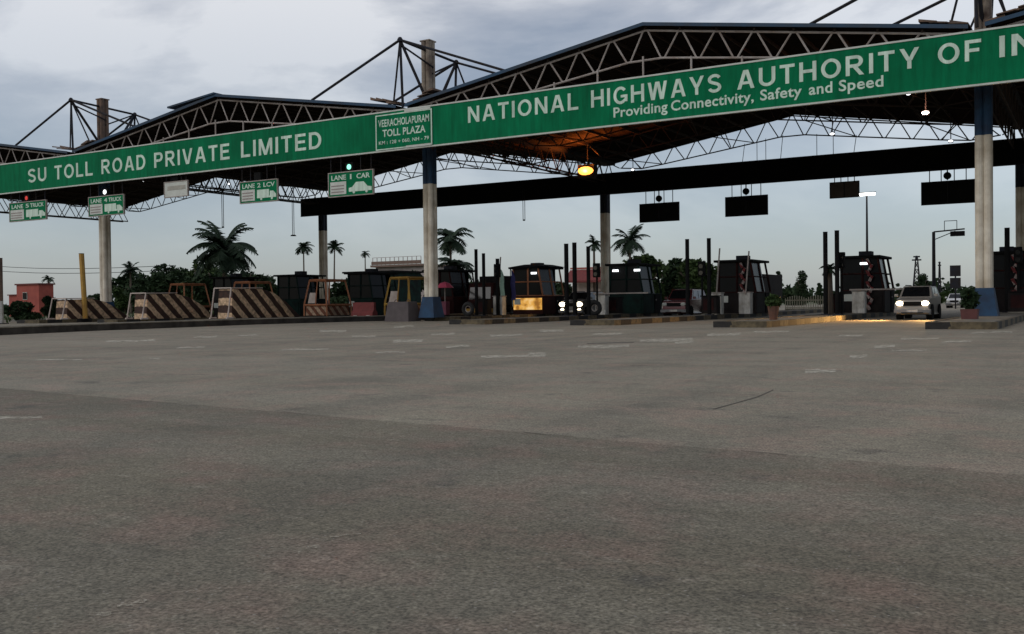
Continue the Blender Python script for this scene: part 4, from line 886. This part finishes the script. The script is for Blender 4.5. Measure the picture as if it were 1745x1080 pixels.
# ------------------------------------------------------------------ buildings
def windows(r, y, spots, m=None):
    for x, z, w_, h in spots:
        f = MB().box(x-.06, x+w_+.06, y-.06, y-.003, z-.06, z+h+.06).build('window', M_SIGNW, r); MB().box(x, x+w_, y-.08, y-.062, z, z+h).build('pane', M_GLASS, f)
M_BRED = mat('red_plaster', (.42, .1, .07), .85, col2=(.3, .065, .05), scale=.6); M_BPALE = mat('pale_plaster', (.45, .4, .38), .85, col2=(.33, .27, .25), scale=.5)
a, b = onY(28, 486, 30), onY(66, 484, 30); r = thing('building', (a.x, 30, 0), 'small red house with a lower wing at the left', 'house'); w_ = b.x-a.x; h = a.z
MB().box(0, w_, 0, 2.2, 0, h).box(-2.6, -.01, .5, 2.2, 0, h*.68).build('wall', M_BRED, r)
MB().box(-.15, w_+.15, -.2, 2.4, h+.002, h+.2).box(-2.7, -.16, .3, 2.2, h*.68+.002, h*.68+.15).build('roof', mat('dark_red_roof', (.16, .04, .035), .8), r); windows(r, 0, [(w_*.3, h*.55, .9, .9)])
a, b = onY(640, 440, 95), onY(722, 440, 95); r = thing('building', (a.x, 95, 0), 'pale terraced building beyond the closed lanes', 'house'); w_ = b.x-a.x; h = a.z
MB().box(0, w_, 0, 9, 0, h*.82).build('wall', M_BPALE, r)
rf = MB().box(-.5, w_+.5, -1, 9.5, h*.822, h*.86).box(-.2, w_+.2, -1.05, -1.0, h*.865, h*.93).build('roof', mat('brown_slab', (.2, .13, .1), .8), r)
t = MB()
for i in range(12): t.box(w_*i/11-.05, w_*i/11+.05, -.9, -.8, h*.86, h)
t.box(0, w_, -.9, -.8, h, h+.08); t.build('parapet_rail', M_BPALE, r); windows(r, 0, [(w_*(.1+.22*i), h*.55, w_*.1, h*.16) for i in range(4)])
a, b = onY(592, 466, 48), onY(670, 466, 48); r = thing('building', (a.x, 48, 0), 'low dark flat-roofed office between the booths', 'building'); w_ = b.x-a.x; h = a.z
MB().box(0, w_, 0, 6, 0, h).build('wall', M_BOOTHG, r); MB().box(-.4, w_+.4, -.6, 6.4, h+.002, h+.22).build('roof', M_BLACK, r); windows(r, 0, [(w_*(.1+.3*i), 1.0, w_*.2, 1.1) for i in range(3)])
a, b = onY(975, 455, 60), onY(1045, 455, 60); r = thing('building', (a.x, 60, 0), 'low red and white shop right of the glow-painted yellow panel', 'building'); w_ = b.x-a.x; h = a.z*.95
MB().box(0, w_, 0, 6, 0, h).build('wall', M_PINKW, r); MB().mesh([(-.3, -1.6, h*.72), (w_+.3, -1.6, h*.72), (w_+.3, 0, h*.98), (-.3, 0, h*.98), (-.3, -1.6, h*.67), (w_+.3, -1.6, h*.67), (w_+.3, 0, h*.93), (-.3, 0, h*.93)], [(0, 1, 2, 3), (4, 7, 6, 5), (0, 4, 5, 1), (0, 3, 7, 4), (1, 5, 6, 2)]).build('awning', M_RED, r)
MB().box(-.3, w_+.3, .02, 6.3, h+.002, h+.2).build('roof', M_BRED, r); windows(r, 0, [(w_*.15, .9, w_*.25, 1.2), (w_*.6, .9, w_*.25, 1.2)])

# ------------------------------------------------------------------ trees and palms
ELR = [(-.45, 1.2), (-.1, 1.45), (-.6, 1.35), (-.25, 1.3)]
def palm(px, ptop, Y, label, crown_px, lean=0, nf=18, seed=1, name='palm_tree', droop=1.0, fat=1.25):
    rr = random.Random(seed); zt = onY(px, ptop, Y); D = (Vector((zt.x, Y, zt.z))-CAM).dot(FW); R = crown_px/F_PX*D/2
    hub = Vector((lean, 0, zt.z-R*.66)); r = thing(name, (zt.x-lean, Y, 0), label, 'palm tree', 'palms beyond the plaza')
    t = MB(); pts = [Vector((lean*(i/6)**2, 0, hub.z*i/6)) for i in range(7)]; t.path(pts, max(.22, R*.07), 8, max(.13, R*.04)); t.build('trunk', M_TRUNK, r)
    f = MB()
    for i in range(nf):
        az = 2*math.pi*i/nf+rr.uniform(-.25, .25); el = rr.uniform(*ELR[seed % 4]); Lr = R*rr.uniform(.85, 1.12); d = Vector((math.cos(az), math.sin(az), 0))
        pos = hub.copy(); dirv = d*math.cos(el)+Vector((0, 0, math.sin(el))); prev = pos.copy(); k = 11
        for j in range(1, k+1):
            dirv = (dirv+Vector((0, 0, -.15*droop*(.6+j/k)))).normalized(); pos = prev+dirv*Lr/k
            f.tube(prev, pos, R*.016, 3); side = dirv.cross(Vector((0, 0, 1)))
            if side.length < .05: side = Vector((-d.y, d.x, 0))
            side.normalize(); ll = R*.3*fat**.5*math.sin(math.pi*min(1, (j+.7)/(k+1.2)))**.7
            for q in range(2):
                o_ = prev.lerp(pos, q/2)
                for s in (-1, 1):
                    tip = o_+side*s*ll*rr.uniform(.8, 1.1)+dirv*ll*.5+Vector((0, 0, -ll*.45*rr.uniform(.5, 1.3))); wv = dirv*R*.03*fat
                    f.poly([o_-wv, o_+wv, tip])
            prev = pos
    f.build('crown', M_PALM, r)
    return r
palm(381, 380, 40, 'big palm with a broad dark crown above the striped barriers', 134, 0, 46, 3, fat=1.05, droop=.85)
palm(517, 408, 110, 'slim palm left of the rear column behind the closed lanes', 40, 0, 18, 4)
palm(570, 410, 110, 'slim palm half hidden behind the rear column', 40, .3, 18, 5)
palm(622, 424, 150, 'thin far palm above the low dark office', 22, 0, 12, 6)
palm(768, 380, 60, 'tall palm behind the middle column', 84, .2, 22, 7)
palm(1073, 384, 62, 'palm right of the rear column in the middle', 76, 0, 26, 8, fat=1.0, droop=.75)
palm(82, 467, 90, 'small far palm right of the red house', 27, 0, 14, 9)
palm(1012, 402, 60, 'narrow palm left of the rear column in the middle', 40, 0, 16, 10)
palm(1414, 446, 5.6, 'short ragged palm behind the two black posts', 40, 0, 14, 11)
palm(775, 428, 40, 'low spreading palm beside the middle column', 86, 0, 22, 12)
palm(222, 448, 60, 'low bushy palm right of the left column', 46, 0, 18, 13)
def tree(px, ptop, Y, wpx, label, m=None, seed=1, kind='tree', base=None, tall=False, cat='tree'):
    rr = random.Random(seed*13); zt = onY(px, ptop, Y); D = (Vector((zt.x, Y, zt.z))-CAM).dot(FW); R = wpx/F_PX*D/2; H_ = zt.z
    r = thing(kind, (zt.x, Y, 0), label, cat, 'trees beyond the plaza')
    t = MB(); t.path([(0, 0, 0), (.1*R, 0, H_*.3), (0, .05*R, H_*.6)], max(.12, R*.08), 7, max(.06, R*.04))
    for i in range(5):
        a = rr.uniform(0, 6.28); t.tube((0, 0, H_*rr.uniform(.25, .5)), (R*.6*math.cos(a), R*.6*math.sin(a), H_*rr.uniform(.5, .85)), R*.04, 5, R*.015)
    t.build('trunk', M_TRUNK, r)
    f = MB(); nC = 15 if not tall else 9
    for i in range(nC):
        if tall: c = (rr.uniform(-.3, .3)*R, rr.uniform(-.3, .3)*R, H_*(.15+.78*i/nC)); s = R*(.95-.6*i/nC)
        else:
            a = rr.uniform(0, 6.28); q = rr.uniform(0, .72); c = (R*q*math.cos(a), R*q*math.sin(a), H_*rr.uniform(.16, .88 if q < .4 else .72)); s = R*rr.uniform(.3, .48)
        leaf_blob(f, c, s, s, min(s*.9, H_*.2), 300, max(.16, min(R*.1, .5)), rr)
    f.build('crown', m or M_LEAFD, r)
for i, (px, pt_, Y, wp, lab, m, tall) in enumerate([
    (245, 458, 70, 130, 'dark round tree right of the left column', M_LEAFD, False), (300, 450, 75, 130, 'dark tree left of the big palm', M_LEAFD, False), (345, 440, 60, 110, 'leafy tree under the left side of the big palm', M_LEAF, False),
    (418, 458, 60, 110, 'dark tree under the right side of the big palm', M_LEAFD, False), (270, 468, 58, 130, 'low dark tree behind the middle striped barrier', M_LEAFD, False), (375, 452, 56, 150, 'dense dark tree under the big palm', M_LEAFD, False), (450, 472, 64, 120, 'low dark tree behind the rightmost striped barrier', M_LEAFD, False), (212, 478, 64, 50, 'low bushy tree right behind the left column', M_LEAF, False),
    (510, 463, 62, 60, 'bright yellow-green bush beyond the closed lanes', M_LEAFB, False),
    (1143, 430, 75, 100, 'dark tree behind the dark red car', M_LEAFD, False), (1183, 440, 72, 90, 'smaller dark tree right behind the dark red car', M_LEAF, False), (1100, 436, 68, 110, 'broad tree behind the two-lamp booth', M_LEAF, False),
    (1263, 437, 60, 52, 'round dark tree top above the zigzag guarded booth by the red car', M_LEAFD, False), (1328, 454, 95, 16, 'thin tall tree right of the zigzag guarded booth by the red car', M_LEAFD, True),
    (1365, 456, 120, 30, 'dark conical tree above the pale railing', M_LEAFD, True), (1396, 478, 140, 14, 'small far conical tree above the pale railing', M_LEAFD, True), (1532, 480, 120, 14, 'small tree left above the silver car', M_LEAFD, False),
    (1572, 466, 130, 34, 'dark tree at the foot of the far tower', M_LEAFD, False), (1640, 502, 100, 50, 'low tree left of the blue-footed column', M_LEAF, False), (1612, 498, 130, 44, 'low pale tree right of the silver car', M_LEAF, False),
    (38, 512, -2, 62, 'round bush in front of the red house', M_LEAFD, False), (88, 505, 12, 46, 'bush left of the leftmost striped barrier', M_LEAFD, False), (830, 476, 90, 130, 'low dark tree right of the middle column', M_LEAFD, False), (925, 474, 95, 130, 'dark tree behind the glow-painted yellow panel', M_LEAFD, False), (1035, 452, 78, 60, 'dark tree behind the rear column in the middle', M_LEAFD, False), (1240, 462, 85, 90, 'wide dark tree behind the two zigzag guarded booths', M_LEAFD, False),
    (600, 476, 80, 90, 'low dark tree behind the low dark office', M_LEAFD, False), (540, 480, 80, 80, 'low dark tree left of the low dark office', M_LEAFD, False), (170, 500, 90, 60, 'far low tree behind the leftmost striped barrier', M_LEAFD, False), (740, 470, 84, 60, 'dark tree right behind the middle column', M_LEAF, False), (1440, 500, 120, 60, 'far low tree left of the silver car', M_LEAFD, False), (1352, 492, 130, 70, 'far low tree behind the left end of the pale railing', M_LEAFD, False), (1540, 496, 140, 70, 'far low tree behind the silver car', M_LEAFD, False), (1668, 498, 110, 60, 'low dark tree right behind the blue-footed column', M_LEAFD, False),
    (690, 447, 80, 70, 'dark tree left behind the middle column', M_LEAFD, False),
    (1215, 452, 80, 50, 'dark tree left behind the zigzag guarded booth by the red car', M_LEAFD, False)]):
    tree(px, pt_, Y, wp, lab, m, i+1, 'bush' if 'bush' in lab else ('conical_tree' if tall else 'tree'), None, tall, 'bush' if 'bush' in lab else 'tree')
# far wooded skyline: one mass nobody could count
fw_ = MB(); rr = random.Random(77)
for i in range(760):
    px = -700+i*3200/760; Yf = rr.uniform(230, 330); p = onY(px, 500, Yf); hh = rr.uniform(2.5, 6)+2*math.sin(i*.21); leaf_blob(fw_, (p.x, Yf, hh*.45), rr.uniform(3, 6), 3, hh*.6, 26, 1.1, rr)
tag(fw_.build('distant_wood', M_LEAFD), 'dark band of distant trees along the horizon', 'wood', kind='stuff')
gw = MB()
for i in range(1500):
    X = rr.uniform(-140, -70); Y = rr.uniform(-20, 60); a = rr.uniform(0, 6.28); s = rr.uniform(.25, .7)
    gw.poly([(X, Y, -.02), (X+.15*math.cos(a), Y+.15*math.sin(a), -.02), (X+s*.3*math.cos(a+1), Y+s*.3*math.sin(a+1), s)])
tag(gw.build('tall_grass', M_LEAF), 'patchy tall grass on the verge at the left', 'grass', kind='stuff')
# wires at far left
wi = thing('overhead_cable', (0, 0, 0), 'thin overhead cables against the sky at the left', 'cable')
for k in range(2):
    t = MB(); a = onY(-200, 428+k*8, 20); b = onY(300, 452+k*8, 20); pts = [a.lerp(b, i/12)-Vector((0, 0, 1.2*math.sin(math.pi*i/12))) for i in range(13)]
    t.path(pts, .03, 4).build('wire', M_DSTEEL, wi)
print('objects', len(bpy.data.objects), 'polys', sum(len(o.data.polygons) for o in bpy.data.objects if o.type == 'MESH'))
